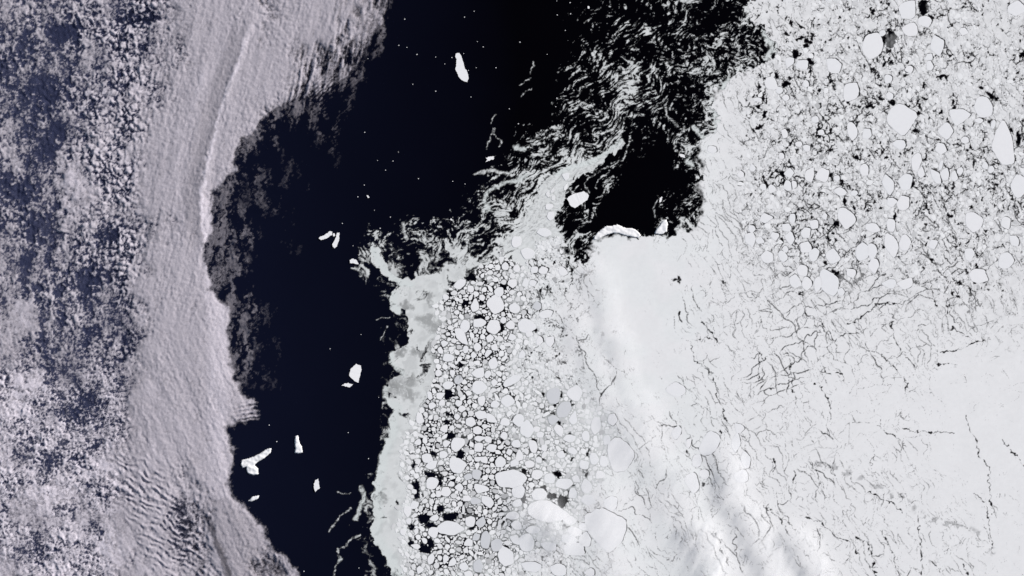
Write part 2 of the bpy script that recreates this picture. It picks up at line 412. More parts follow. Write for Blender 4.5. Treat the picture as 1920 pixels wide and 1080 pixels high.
cov = np.where(inI & (X < 905), np.maximum(cov, 0.86 + 0.10 * ss(820, 760, X)), cov)
cov = np.where(~inI & (Y > 536 + 0.0 * X) & (X < 905), cov * 0.28, cov)
TONGUE = [(935,458),(965,430),(986,404),(1004,370),(1020,338),(1044,319),(1090,306),(1130,289),(1166,260),(1174,274),(1154,292),(1112,316),(1082,336),(1062,352),(1056,384),(1044,396),(1040,424),(1060,462),(985,482)]
ton = poly_in(X + 1.5 * wa + 0.8 * w1, Y + 1.5 * wb + 0.8 * w2, TONGUE)
cov = np.where(ton, np.maximum(cov, 0.90), cov)
MOT = np.zeros(X.shape, f32)
for (x_, y_, a_, b2_) in ((800,600,20,14),(818,612,14,16),(790,662,26,7),(820,668,12,22),(742,724,24,18),(766,738,18,14),(752,700,14,6),(762,574,14,8),(812,648,10,10),(770,716,14,12),(806,560,8,14),(752,660,8,10),(716,930,7,16)):
    MOT = np.maximum(MOT, ss(1.3, 0.4, np.hypot((X + 3 * wa - x_) / a_, (Y + 3 * wb - y_) / b2_)))
bay = poly_in(XW, YW, [(1112,425),(1128,380),(1150,335),(1176,290),(1196,240),(1232,225),(1262,285),(1262,330),(1244,360),(1232,405),(1205,436),(1150,424)])
cov = np.where(bay, cov * 0.35, cov)
lane = seg_dist(XW, YW, [(1068,356),(1082,345),(1102,332),(1130,314),(1160,292),(1176,266),(1186,240)], 30, None, GX0, GY0)
cov = np.where(ton, np.maximum(cov * ss(2, 6, lane), 0), cov * ss(4, 10, lane))
q = np.quantile(sw[::7, ::7], np.linspace(0, 1, 41))
thr = np.interp(1 - np.clip(cov ** (1.45 - 0.3 * milk_e), 0, 1), np.linspace(0, 1, 41), q).astype(f32)
soft = 0.20
swd = ss(-soft, soft, sw - thr) * ss(0.02, 0.12, cov)
swd = swd * (0.60 + 0.40 * ss(-0.1, 0.3, sw - thr)) * (0.72 + 0.28 * ss(-1.2, 1.0, fil))
swd = np.maximum(swd, ss(0.80, 0.98, cov + 0.25 * (sw - q[20])) * (1 - 0.35 * milk_e * ss(0.8, 1.8, -lob + 0.5 * fil)))
swal = 0.50 + 0.14 * ss(-0.1, 0.4, sw - thr) + 0.06 * fil + 0.025 * w1 + 0.25 * ss(0.55, 0.95, cov) + 0.10 * milk_e
swal = np.clip(swal, 0.2, 0.90) - milk_e * (0.13 * ss(0.0, 1.6, lob) + 0.10 * ss(0.2, 1.5, fil))
swd = swd ** (2.3 - 1.2 * milk_e)
swd = swd * (1 - 0.40 * MOT * ss(-0.5, 0.7, 0.6 * fil + 0.8 * fleck))
swal = swal + 0.05 * milk_e - 0.08 * MOT
tm = ton & (lane > 5.5)
swd = np.where(tm, np.maximum(swd, np.clip(0.90 + 0.10 * fleck, 0.3, 0.98)), swd)
swal = np.where(tm, np.clip(0.84 + 0.05 * fleck, 0.5, 0.95), swal)
# traced streaks and lobes of slush
STREAK = [([(892,326),(910,321),(925,319),(940,324),(955,325),(965,319)],3.0),([(907,378),(909,370),(915,362),(927,352),(945,344),(965,340),(985,330)],4),
 ([(913,384),(916,394)],6),([(968,276),(982,280)],6),([(990,265),(1012,262),(1030,257)],1.5),([(975,345),(990,325),(1003,308),(1022,296)],1.4),([(968,350),(986,335)],1.3),
 ([(713,450),(711,458),(714,464)],2.2),([(700,470),(707,483),(714,495),(722,506),(733,518),(750,530),(770,534)],5.2),([(756,418),(757,428),(758,436),(763,446)],3.6),
 ([(739,553),(735,562),(736,572),(742,580),(748,585)],6.5),([(677,915),(682,925),(680,940),(672,960),(667,973)],5),([(657,953),(648,962),(637,967),(625,985),(617,997)],1.6),
 ([(675,1003),(664,1008),(653,1017),(645,1026),(633,1030),(632,1040),(638,1050),(630,1060),(627,1080)],2),([(637,1046),(635,1052)],4.2),([(630,923),(647,927),(658,923)],0.7),
 ([(1001,118),(998,128),(992,138)],1.1),([(995,146),(985,152),(975,160)],0.6),([(995,165),(985,172),(975,183)],0.6),([(930,214),(924,222),(922,232)],0.7),([(928,240),(925,250),(932,258),(940,265),(937,275)],0.8),([(925,240),(922,252),(915,268),(912,280)],1.0),
 ([(713,637),(722,623),(725,612)],0.9),([(705,600),(730,594)],0.5),([(1247,196),(1248,206),(1252,220),(1262,228),(1270,238)],2.4),([(1268,268),(1274,255),(1283,246),(1296,236)],1.6),
 ([(1270,250),(1264,268),(1268,282),(1278,291)],1.6),([(1225,392),(1229,410)],0.7),([(1225,392),(1229,380),(1236,370)],0.7),([(1182,255),(1176,280),(1168,300),(1145,312)],1.4),
 ([(1142,312),(1120,324),(1102,334),(1097,346),(1104,360)],1.2),([(735,662),(733,676),(742,690),(756,700)],4),([(724,728),(723,744),(733,756),(744,764)],6),
 ([(745,770),(735,790),(738,806),(728,835),(718,856),(712,890),(708,920),(706,950),(712,970),(702,1000),(716,1024),(732,1048),(745,1078)],8),
 ([(1300,238),(1312,252),(1322,262)],5),([(1288,300),(1296,308)],6),([(1165,262),(1140,285),(1110,303),(1070,314),(1045,324)],4),
 ([(1432,62),(1442,76),(1447,92),(1438,108)],5),([(1366,150),(1354,166),(1345,186),(1342,208)],6),([(1340,215),(1346,236),(1356,250)],5)]
wet = np.zeros(X.shape, f32)
XS = X + 1.0 * wa + 1.2 * fbm(X, Y, 5, 2, 261); YS = Y + 1.0 * wb + 1.2 * fbm(X, Y, 5, 2, 271)
tex = fbm(X, Y, 7, 3, 281)
for pts, w in STREAK:
    D = seg_dist(XS, YS, pts, w * 2 + 6, None, GX0, GY0)
    d = ss(w + 0.9, w * 0.45 - 0.4, D + 0.28 * w * tex)
    d = d * (np.clip(0.55 + 0.45 * fleck, 0, 1) if w < 3 else np.clip(0.80 + 0.22 * fleck, 0, 1))
    swd = np.maximum(swd, d * 0.96); swal = np.where(d > 0.5, np.maximum(swal, 0.86), swal)
    if w >= 4: wet = np.maximum(wet, ss(w * 2.6, w * 0.5, D))

# zones
FIELD = [(828,556),(868,528),(905,498),(950,480),(985,500),(990,560),(992,640),(968,700),(1000,722),(1080,722),(1150,770),(1160,830),(1130,870),(1120,920),(1090,960),(1060,1010),(960,1050),(930,1150),(758,1150),(752,1040),(744,960),(752,900),(764,850),(780,800),(795,750),(805,715),(818,680),(822,640),(820,600)]
PACK = [(1410,-90),(1408,30),(1446,70),(1440,118),(1372,148),(1344,176),(1340,250),(1316,266),(1290,300),(1316,340),(1296,350),(1312,380),(1306,424),(1270,446),(1200,446),(1160,430),(1120,440),(1110,468),(1096,492),(1076,480),(1050,462),(1030,444),(1008,456),(985,480),(992,640),(968,700),(1000,722),(1080,722),(1150,770),(1160,830),(1130,870),(1120,920),(1090,960),(1060,1010),(960,1050),(930,1170),(2100,1170),(2100,-90)]
inF = poly_in(XW, YW, FIELD)
inP = poly_in(XW, YW, PACK)
print('fields b', time.time() - T0)

# --- base of the floe field: brash and grey new ice between floes
br = fbm(X, Y, 34, 4, 301) * 0.8 + fbm(X, Y, 7, 3, 321) * 0.5
fd = 0.92 * ss(0.10, 0.75, br + np.minimum((cov - 0.80) * 2.2, 0.35) + 0.16 + 0.6 * ss(930, 1100, X))
west = ss(795, 745, X + 4 * w1 - ss(700, 900, Y) * -0 + (Y - 900) * 0.03)
fd = np.maximum(fd, ss(0.2, 0.8, west + 0.5 * tex))
fal = 0.44 + 0.22 * ss(930, 1100, X) + 0.28 * ss(-0.2, 0.6, br) + 0.25 * west + 0.18 * ss(0.85, 1.0, cov)

# --- pack: sheet cut by leads
CR = digits(['0000023466433','0000036566444','0000247765455','0000248766665','5000356766676','5302357754554','5401345644532',
             '4311444534332','5421234333211','6632333222111','7644543322111','6634544443222','5533444433322','5533222333322']) / 9.0
cr = bil(CR, (XW - 1000) / 80, (YW - 40) / 80)
pd = np.ones(X.shape, f32)
def cracks(xx, yy, size, seed, wpx, cell):
    F1, F2 = worley(xx, yy, size, seed)
    e = F2 - F1; gy_, gx_ = np.gradient(e)
    e = e / np.maximum(np.hypot(gx_, gy_), 0.25 / cell)
    return np.clip((e - wpx) / 0.9 + 0.45, 0, 1)
patch = nrm(fbm(X, Y, 45, 3, 401)); patch2 = nrm(fbm(X, Y, 18, 3, 421))
patchL = nrm(fbm(X, Y, 130, 2, 423)); patch3 = nrm(fbm(X, Y, 8, 2, 425))
xa = X + 1.8 * wa; ya = Y + 1.8 * wb
upr = ss(620, 420, Y - 0.25 * (X - 1500)) * ss(1330, 1420, X) + ss(1180, 1040, X)      # small-celled pack
upr = np.clip(upr, 0, 1)
ru = fbm(X, Y, 5, 2, 427)
gate = -0.75 * ss(0.34, 0.06, cr)
def thin(w, hi): return np.clip(w, -2, hi)
e1 = cracks(xa, ya * 0.85, 14.0, 431, thin(-0.52 + 1.42 * cr + 0.55 * patch2 + 0.30 * patch, 1.5) + 0.15 * ru, 14)
e2 = cracks(xa, ya * 0.75, 7.0, 433, thin(-0.62 + 1.1 * cr + 0.45 * patch2 - 0.20 * patch, 0.7) + 0.15 * ru, 7)
pd = np.minimum(pd, 1 - upr * (1 - np.minimum(e1, 0.40 + 0.60 * e2)))
bl_ = nrm(fbm(X, Y * 0.8, 11, 3, 429, 0.6))                                  # ragged pools between the cells
pd = np.minimum(pd, 1 - upr * ss(2.25 - 1.0 * cr, 2.7 - 1.0 * cr, bl_ + 0.5 * patch))
# long leads leaning from upper left to lower right
t = math.radians(64); c_, s_ = math.cos(t), math.sin(t)
xq = X + 4.5 * w1 + 0.8 * wa; yq = Y + 4.5 * w2 + 0.8 * wb
u = xq * c_ + yq * s_; v = -xq * s_ + yq * c_
pd = np.minimum(pd, cracks(u * 0.26, v, 30, 451, thin(-0.50 + gate + 1.6 * cr + 0.38 * patch + 0.40 * patchL + 0.08 * patch2, 1.0) + 0.3 * ru, 34))
pd = np.minimum(pd, 0.15 + 0.85 * cracks(u * 0.20, v, 15, 455, thin(-0.50 + gate + 1.5 * cr - 0.3 * patch - 0.40 * patchL + 0.12 * patch2, 0.8) + 0.3 * ru, 16))
pd = np.minimum(pd, 0.35 + 0.65 * cracks(u * 0.45, v, 8, 457, thin(-0.72 + gate + 1.6 * cr + 0.35 * patch + 0.45 * patch2, 0.7) + 0.3 * ru, 8))
# flatter leads in the middle right
mid = ss(300, 120, np.abs(Y - 610 - 0.1 * (X - 1600))) * ss(1300, 1420, X)
t = math.radians(-22); c_, s_ = math.cos(t), math.sin(t)
xq = X + 5 * w2 + 0.8 * wa; yq = Y + 5 * w1 + 0.8 * wb
u = xq * c_ + yq * s_; v = -xq * s_ + yq * c_
pd = np.minimum(pd, 1 - mid * (1 - cracks(u * 0.30, v, 21, 471, thin(-0.32 + gate + 1.6 * cr - 0.35 * patch + 0.35 * patchL + 0.1 * patch2, 1.0) + 0.3 * ru, 21)))
LEADS = [([(1508,584),(1532,601),(1551,623),(1566,639)],.8),([(1590,606),(1623,591),(1647,572),(1676,567)],.9),([(1566,637),(1590,625),(1614,623)],.7),([(1537,697),(1561,699),(1578,702.5)],1.2),
 ([(1525,720),(1532,721),(1540,728)],1.3),([(1540,728),(1556,762),(1557,791)],.6),([(1652,666),(1671,685),(1700,719),(1695.5,738)],.8),([(1671,603),(1679,637),(1700,675.5),(1720,690)],.7),([(1765,659),(1801,656),(1830,642),(1854,635)],1.0),
 ([(1773,608),(1801,623),(1830,637)],.6),([(1777,560),(1782,589),(1801,613)],.7),([(1760,686),(1782,684)],.7),([(1695.5,801),(1720,806.5),(1787,811)],.7),([(1642.6,796),(1676,815),(1700,837)],.7),
 ([(1811,777),(1835,854),(1854,878),(1859,955),(1864,974)],.7),([(1878.5,822),(1893,839),(1920,873)],.7),([(1825.5,921),(1850,945),(1861.6,1037)],.7),([(1628,926),(1676,945),(1691,964)],.7),
 ([(1508,969),(1522,973),(1537,979),(1561,1003),(1599,1022),(1609,1041)],.8),([(1604,1008),(1628,1017),(1638,1051),(1645,1078)],.9),([(1652,993),(1676,1041),(1681,1070)],.6),([(1720,960),(1727,1032),(1727,1078)],.8),
 ([(1744,1051),(1768,1075)],.9),([(1809,1058),(1813.5,1080)],1.1),([(1433,950),(1464,972),(1484,1010)],.9),([(1450,863),(1452,892)],.9),([(1488.5,882),(1491,907)],.9),([(1421,651),(1421,714)],.5),
 ([(1479,671),(1484,704),(1493,757)],.6),([(1320,608),(1339,632)],.6),([(1292.6,646),(1310,681.5),(1334,705),(1346,747),(1364,794)],.6),([(1316,604),(1334,622),(1346,640)],.9),
 ([(1312,634),(1334,635.5)],.7),([(1272,584),(1281,604)],.7),([(1786,545),(1795.6,557),(1804,564)],1.2),([(1725.6,475),(1747,491),(1772,524),(1780,535.6)],.8),([(1799.5,411),(1819,446),(1813,458)],.7),
 ([(1774,567),(1778,590)],.9),([(1640,572.5),(1653.6,571.5),(1671,565)],.8),([(1723.6,514),(1729,500.6)],.8),([(1739,516),(1745,533.6),(1756.7,574.5)],.6),([(1704,380),(1702,399)],.9),([(1768,380),(1780,409)],.8),
 ([(1910,446),(1898.6,460.7)],.8),([(1869,473),(1869,489),(1846,508)],.6),([(1681,481),(1714,467.5)],.8),([(1657.5,430.6),(1671,436)],1.0),([(1063,484),(1066,500),(1073,515)],1.6),([(1074,515),(1070,535),(1060,552)],.6),
 ([(1728,262),(1752,260),(1766,270),(1772,282)],.8),([(1810,262),(1820,280),(1828,300)],1.1),([(1790,271),(1805,275)],1.2),([(1688,348),(1700,342),(1706,330)],1.0),([(1860,348),(1876,352),(1892,358)],1.3),([(1765,28),(1790,18),(1812,12)],.8),([(1745,36),(1765,28)],1.2),
 ([(1345,1000),(1352,1030),(1368,1060)],.7),([(1190,905),(1200,925)],.5)]
LX = X + 1.6 * wa + 1.2 * w1 + 0.4 * patch3; LY = Y + 1.6 * wb + 1.2 * w2 + 0.4 * nrm(fbm(X, Y, 7, 2, 485))
dash = nrm(fbm(X, Y, 9, 2, 481))
for pts, w in LEADS:
    D = seg_dist(LX, LY, pts, 5, None, GX0, GY0)
    pd = np.minimum(pd, ss(-0.3, 0.9, D - w * (0.6 + 0.65 * dash)))
# broken chain of thin grey openings in the lower right
CHAIN = [(1512.6,854),(1530,866),(1551,873),(1590,887),(1618.5,897),(1667,931),(1700,947),(1729,969),(1777,984),(1800,992),(1840,1003),(1862,1037)]
D = seg_dist(X + 2 * w1, Y + 2 * w2, CHAIN, 16, None, GX0, GY0)
grey_new = ss(9, 3, D) * ss(0.2, 1.0, patch2 + 0.6 * dash)
print('fields c', time.time() - T0)

# --- sheet albedo
pal = 0.965 + 0.008 * patch - 0.12 * upr * ss(-0.2, 0.5, fbm(X, Y, 14, 4, 501)) * ss(1300, 1450, X)
pal = pal - 0.17 * upr * np.clip(fbm(X * 1.0, Y * 0.55, 4.2, 3, 521), 0, 1) * (0.4 + cr)
t = math.radians(-72)
stri = nrm(fbm((X * math.cos(t) + Y * math.sin(t)) * 0.2 + wa, -X * math.sin(t) + Y * math.cos(t) + 1.5 * w1, 5, 3, 525, 0.65))
pal = pal - 0.075 * np.clip(stri + 0.3, 0, 2.5) * ss(1500, 1600, X) * ss(460, 330, Y) * np.clip(0.6 + 0.4 * patch, 0, 1.3)
pal = pal - 0.36 * grey_new
pwet = ss(0.1, 0.6, fbm(X, Y, 70, 3, 531) + 0.4) * 0.4 * ss(1400, 1300, X)

# combine
dens = np.where(inP, pd * ss(0.55, 0.8, cov + 0.15 * tex), np.where(inF, fd, swd)).astype(f32)
alb = np.where(inP, pal, np.where(inF, fal, swal)).astype(f32)
wet = np.where(inP, pwet, np.maximum(wet, 0.35)).astype(f32)

# --- open pools: x, y, half width, half height, turn
HOLE = """884 520 13 7 0;903 567 4 6 0;898 594 12 5 10;842 550 4 8 -30;940 616 4 9 20;1014 582 5 2.5 -20;1002 621 4 3 0;871 573 5 5 0;944 578 4 6 0;908 529 5 4 0;942 539 7 3 10;864 682 5 7 0;922 665 2.5 3 0
841 740 9 10 0;843 777 6 4 0;796 793 5 6 0;839 793 7 5 0;847 817 9 6 0;870 819 7 3.5 0;811 852 8 7 20;863 853 8 10 -20;910 767 5 3 0;777 872 4 7 0;925 828 4 3 0
1017.5 742.5 3 5 0;1043 757 4 9 30;1051 742 3 8 0;1048 790 3 8 -15;1051 798 6 3 40;1035 775 4 2 0;1072 758 3 5 0;1070 816 8 2.2 15;1057 847 6 3 25;1103 850 2.5 9 -5;1002 823 7 2.5 40;1073 860 4 6 20;1135 860 1.5 8 -15;1017 860 9 2 15;963 877 14 3 0
780.5 911.5 7 13 0;781.5 930 7 8 0;825 898.5 4 12 0;807 889 12 4 0;744 943 3 3 0;826 954 5 10 0;796 972.6 13 9 0;844 969 15 8 0;807 984 14 4 0;796 1030 12 9 0;809 1019 6 9 0;770 989 4 7 0;885 989 4 4 0;867 1026 4 4 0;880 967 14 4 0;774 950 5 6 0;770 1017 5 8 0
1046.5 887.4 7 6 0;1034.4 929 9 9 0;1056 939 9.5 11 0;1061 985.6 11 3 5;981 934 5 8 0;1096 997 6 2 -25;1053 973 2.5 6 0;1101 889 3 6 0;1073 911.5 5 2.5 -20;1105 965 3 4 0;982.6 884 5 6 0;1020 916 5 6 -30
1493.5 102 8 9 0;1518.5 117 9 7 30;1520 133 4 10 0;1457 142.6 5 9 -20;1472 158 9 5.5 0;1429.6 174 4 6 -20;1419.4 180.5 4 3 0;1486 179.6 4.5 2.5 0;1484 42 4 6 -40;1500 50 9 2.5 35;1474 63 6 3.5 -10;1501 72 6 4 0;1517 78 8 5 30;1511 85 4 4 0;1559 152 4 6 0;1564 163 2 6 0;1609 170 3 10 -10;1620 122 3 5 -20;1658 74 3.5 10 0;1461 91 5 3 0;1602 148 2 6 0
1732 13 9 17 10;1745 33 6 4 20;1670 72 9 18 5;1664 96 3 4 0;1749 111 2.5 5 0;1840 165 4 5 0;1856 180 10 6 35;1673 193 7 3.5 0;1668 161 4 5 30;1698 141 4 4 0;1808 6.5 4 3 0;1890.6 9 2 8 0;1828.5 91 2 2 0;1877.6 56.5 2.5 2 0
1718 246 8 3 10;1719 233 2 8 -15;1909 261 4.5 16 5;1900 298 3.5 6 25;1780 232 6 2 40;1807 239 2 6 -20;1827 306 3 10 0;1858 226 5 2 0;1906 324 4 2 0
1434.4 214.4 6 5 0;1485.6 180 4 2.5 0;1522 274 3 5 -20;1520 298 2.5 4 0;1484 314 8 2.6 30;1467 330 5 4 0;1496 286 3 5 0;1560 332 3 8 0;1584 377 4 11 0;1607 232 3 6 0;1596 229 6 1.8 -10;1478 246 2 5 -20;1491 271 2 4 0;1584 239 4 1.5 -15;1536 283 5 3 0;1559 283 5 2 -10
1569 514 4 14 -38;1544 473 3 4 0;1548 493 5 4 30;1486 427 2.5 6 -15;1528 454 4 3 0;1505 549 6 2.5 20;1798.5 531 3.5 4 0;1813 510 2 6 -10;1829 477 2.5 4 0;1846 448 2.5 2.5 0;1832 403 4 2 40;1823 390 4 3 30
1272 521 4 5 10;1267 523 6 2 -15;1274 530 2 5 -20;1356 529 6 2 15;1064 497 2 6 -20;1319 909 4 3 40;1289 849 4 2 40;1350 808 2.5 5 -30;1392 817 1.5 5 -50;1400 862 1.5 7 -25"""
hx = X + 1.6 * wa + 3.0 * fbm(X, Y, 5, 2, 601); hy = Y + 1.6 * wb + 3.0 * fbm(X, Y, 5, 2, 611)
for row in HOLE.replace('\n', ';').split(';'):
    x, y, a, b_, t = [float(k) for k in row.split()]
    t = math.radians(t); R = max(a, b_) + 8
    s = np.s_[int(y - R - GY0):int(y + R - GY0), int(x - R - GX0):int(x + R - GX0)]
    if int(y - R - GY0) < 0: s = np.s_[0:int(y + R - GY0), int(x - R - GX0):int(x + R - GX0)]
    dx = hx[s] - x; dy = hy[s] - y
    u = (dx * math.cos(t) + dy * math.sin(t)) / a; v = (-dx * math.sin(t) + dy * math.cos(t)) / b_
    e = (np.hypot(u, v) - 1) * min(a, b_)
    dens[s] = np.minimum(dens[s], ss(-0.8, 0.9, e))
# ring of water at the head of the bay
for (x, y, r, w) in ((1084, 483, 5, 2.4), (1096, 482, 5.5, 2.6), (1091, 474, 4, 2.5)):
    e = np.abs(np.hypot(hx - x, hy - y) - r) - w
    dens = np.minimum(dens, ss(-0.5, 0.7, e))
# thin grey new ice on some pools
for (x, y, a, b_) in ((898,875,9,6),(979,958,5,9),(982,980,5,10),(902,908,20,6),(946,1021,5,3),(1019,1062,3,4),(1731,239,11,13),(1696,282,5,3),(1664,76,5,14),(1745,12,8,14),(1676,78,8,14),(1590,400,4,10),(1575,520,4,9),(880,967,12,4),(963,877,12,3),(1520,866,4,5),(1551,872,4,5),(1700,940,4,6),(1735,965,6,5),(895,930,25,10),(870,800,20,20),(1010,770,25,20),(945,925,20,15)):
    e = np.hypot((hx - x) / a, (hy - y) / b_) - 1
    k = ss(0.3, -0.5, e) * np.clip(0.62 + 0.5 * tex, 0, 1)
    m = dens < 0.6 * k
    alb = np.where(m, 0.42, alb); dens = np.where(m, np.maximum(dens, 0.62 * k), dens)

# --- the floes carve their own berth out of the sheet, wider on the lee side
occ = np.zeros(X.shape, bool)
for (x, y, a, b_, t, gr), (th, r) in zip(floes, floe_poly):
    R = max(a, b_) * 1.35 + 5
    j0, j1 = max(int(y - R - GY0), 0), int(y + R - GY0); i0, i1 = int(x - R - GX0), int(x + R - GX0)
    s = np.s_[j0:j1, i0:i1]
    def inside(ox, oy, grow):
        dx = X[s] - x - ox; dy = Y[s] - y - oy
        u = dx * math.cos(t) - dy * math.sin(t); v = dx * math.sin(t) + dy * math.cos(t)
        ang = np.mod(np.arctan2(v / b_, u / a), 2 * np.pi)
        rr = np.interp(ang, np.append(th, 2 * np.pi), np.append(r, r[0]))
        return (np.hypot(u / a, v / b_) / rr - 1) * min(a, b_) - grow
    e0 = inside(0, 0, 0)
    occ[s] |= e0 < 0.7
    if x > 985 and inP[min(int(y - GY0), inP.shape[0] - 1), int(x - GX0)]:
        k = cr[int(y - GY0), int(x - GX0)]
        sh = 0.5 + 2.6 * k * rng.rand()
        e = inside(sh * 0.85, -sh * 0.5, -0.25 + 0.6 * k)
        dens[s] = np.minimum(dens[s], ss(-0.5, 0.8, e + 0.35 * dash[s]))
dens = np.clip(dens, 0, 1)
print('fields d', time.time() - T0)

# ------------------------------------------------------------------ sheets from the survey grid
def sheet(name, mask, z, mat, B=4):
    H, W = X.shape
    q = np.zeros((H - 1, W - 1), bool)
    dmax = np.maximum(np.maximum(dens[:-1, :-1], dens[1:, :-1]), np.maximum(dens[:-1, 1:], dens[1:, 1:]))
    q = (dmax > 0.04) & mask[:-1, :-1]
    nb, mb = (H - 1) // B, (W - 1) // B
    full = q[:nb * B, :mb * B].reshape(nb, B, mb, B).all((1, 3))
    op = dens > 0.96
    opq = op[:-1, :-1] & op[1:, :-1] & op[:-1, 1:] & op[1:, 1:]
    full &= opq[:nb * B, :mb * B].reshape(nb, B, mb, B).all((1, 3))
    q[:nb * B, :mb * B] &= ~np.repeat(np.repeat(full, B, 0), B, 1)
    j, i = np.nonzero(q); k = j * W + i
    F = [np.stack([k + W, k + W + 1, k + 1, k], 1)]
    j, i = np.nonzero(full); k = j * B * W + i * B
    if len(k): F.append(np.stack([k + B * W, k + B * W + B, k + B, k], 1))
    Vv = np.stack([wx(X).ravel(), wy(Y).ravel(), np.full(X.size, z)], 1).astype(f32)
    A = np.stack([alb.ravel(), dens.ravel(), wet.ravel(), np.ones(X.size, f32)], 1)
    Vv, F, A = compact(Vv, F, A)
    print(name, sum(len(f) for f in F))
    return np_mesh(name, Vv, F, mat, ('ice', A))
o = sheet('pack_ice', inP, 0.05, M_PACK)
tag(o, 'broad white sheet of pack ice cut by dark leads', 'sea ice', kind='structure')
o = sheet('brash_ice', inF & ~inP, 0.03, M_SLUSH)
tag(o, 'grey brash ice filling the gaps between loose floes', 'sea ice', kind='stuff')
o = sheet('slush_ice', ~inF & ~inP, 0.02, M_SLUSH)
tag(o, 'swirling grey slush ice drawn into filaments along the pack edge', 'sea ice', kind='stuff')
print('sheets', time.time() - T0)

# ------------------------------------------------------------------ floes as things
def floe_mesh(name, th, r, a, b_, t, mat, h=0.014):
    n = len(th)
    u = np.cos(th) * r; v = np.sin(th) * r
    def ring(k):
        x = u * a * k; y = v * b_ * k
        return np.stack([(x * math.cos(t) + y * math.sin(t)) * PX, -(-x * math.sin(t) + y * math.cos(t)) * PX], 1)
    k1 = 1 - 0.6 / max(min(a, b_), 2)
    V = np.concatenate([np.c_[ring(1), np.zeros(n)], np.c_[ring(1), np.full(n, h * 0.7)], np.c_[ring(k1), np.full(n, h)], [[0, 0, h * 1.15]]])
    i = np.arange(n); j = (i + 1) % n
    F = [np.concatenate([np.stack([i + n, j + n, j, i], 1), np.stack([i + 2 * n, j + 2 * n, j + n, i + n], 1)]),
         np.stack([np.full(n, 3 * n), j + 2 * n, i + 2 * n], 1)]
    return np_mesh(name, V, F, mat)

LM = [(1136,993,'the giant pale oval floe'),(1023,958,'the huge two-pool floe'),(957,898,'the long slab floe'),(842.6,990,'the lens-shaped floe'),
      (857,873,'the big round floe'),(929,571,'the big kite-shaped floe'),(897.5,726,'the broad disc floe'),(1037,742,'the upper grey floe'),(987,805,'the tall blocky floe'),
      (1690,221,'the large dome floe'),(1883,272,'the tall tongue-shaped floe'),(1555.6,530,'the lead-side wedge floe'),(1587,407,'the streaked oval floe'),(1446,156.5,'the egg-shaped floe'),
      (1637,85,'the wide streaked floe'),(1330,831,'the leaning oval floe'),(1671,458,'the smooth upright floe'),(1162,853,'the faint giant floe'),(1734,40,'the black-gap floe'),(1476.7,348,'the black-notch floe')]
LMUSED = {}
order = sorted(range(len(floes)), key=lambda i: -floes[i][2] * floes[i][3])
top = order[:300]
def describe(i):
    x, y, a, b_, t, gr = floes[i]
    s = math.sqrt(a * b_)
    size = 'huge' if s > 19 else 'large' if s > 12.5 else 'medium' if s > 8.5 else 'small' if s > 6 else 'tiny'
    asp = max(a, b_) / min(a, b_)
    tall = (b_ > a)
    shape = 'round' if asp < 1.2 else 'oval' if asp < 1.55 else ('upright narrow' if tall else 'flat elongated')
    return size, shape, ('thin grey' if gr else 'white')
NUM = ['nearest', 'second', 'third', 'fourth', 'fifth', 'sixth', 'seventh', 'eighth', 'ninth', 'tenth', 'eleventh', 'twelfth', 'thirteenth', 'fourteenth']
buckets = {}
FIX = {}
for (lx, ly, nm) in LM:
    k = min(range(len(floes)), key=lambda i: math.hypot(floes[i][0] - lx, floes[i][1] - ly))
    FIX[k] = nm
for i in top:
    if i in FIX: continue
    x, y = floes[i][:2]
    d, lx, ly, nm = min((math.hypot(x - a, y - b), a, b, n) for a, b, n in LM)
    an = math.degrees(math.atan2(ly - y, x - lx)) % 360
    dr = ['right of', 'above right of', 'above', 'above left of', 'left of', 'below left of', 'below', 'below right of'][int(((an + 22.5) % 360) // 45)]
    buckets.setdefault((describe(i), dr, nm), []).append((d, i))
lab = {}
for (ds, dr, nm), L in buckets.items():
    L.sort()
    for n, (d, i) in enumerate(L):
        one = '%s %s %s floe ' % ds
        lab[i] = one + (dr if len(L) == 1 else NUM[n] + ' ' + dr) + ' ' + nm
WORDS = dict(zip([n for _, _, n in LM], ['giant pale oval floe, the largest, under thin cloud', 'huge bright white floe below two black pools', 'long white slab floe with blunt ends', 'lens-shaped white floe pointed at both ends in dark water',
         'big round white floe in the loose floe field', 'big kite-shaped white floe in the upper floe field', 'broad disc-shaped white floe right of a black square pool', 'grey rounded floe, upper of two large grey neighbours',
         'tall blocky white floe amid packed floes', 'large smooth dome-shaped floe with a grey patch on its right', 'tall tongue-shaped white floe with a black lead on its right', 'wedge-shaped white floe beside a slanting open lead',
         'streaked oval floe leaning left below a small black gap', 'egg-shaped white floe beside black pools near the slush edge', 'wide faintly streaked floe in the upper right pack', 'smooth oval floe leaning right in the consolidated sheet',
         'smooth upright oval floe among thin cracks in the right pack', 'faint giant floe under cirrus left of the smooth sheet', 'white floe just below the tall black gap at the top', 'rounded white floe below a black notch in speckled pack']))
for i in top:
    x, y, a, b_, t, gr = floes[i]
    th, r = floe_poly[i]
    o = floe_mesh('ice_floe', th, r, a, b_, t, M_GREY if gr else M_FLOE)
    o.location = (float(wx(x)), float(wy(y)), 0.040 if inF[int(y - GY0), int(x - GX0)] and not inP[int(y - GY0), int(x - GX0)] else 0.052)
    tag(o, WORDS[FIX[i]] if i in FIX else lab[i], 'ice floe', 'ice floes in the pack')
print('floes', time.time() - T0)

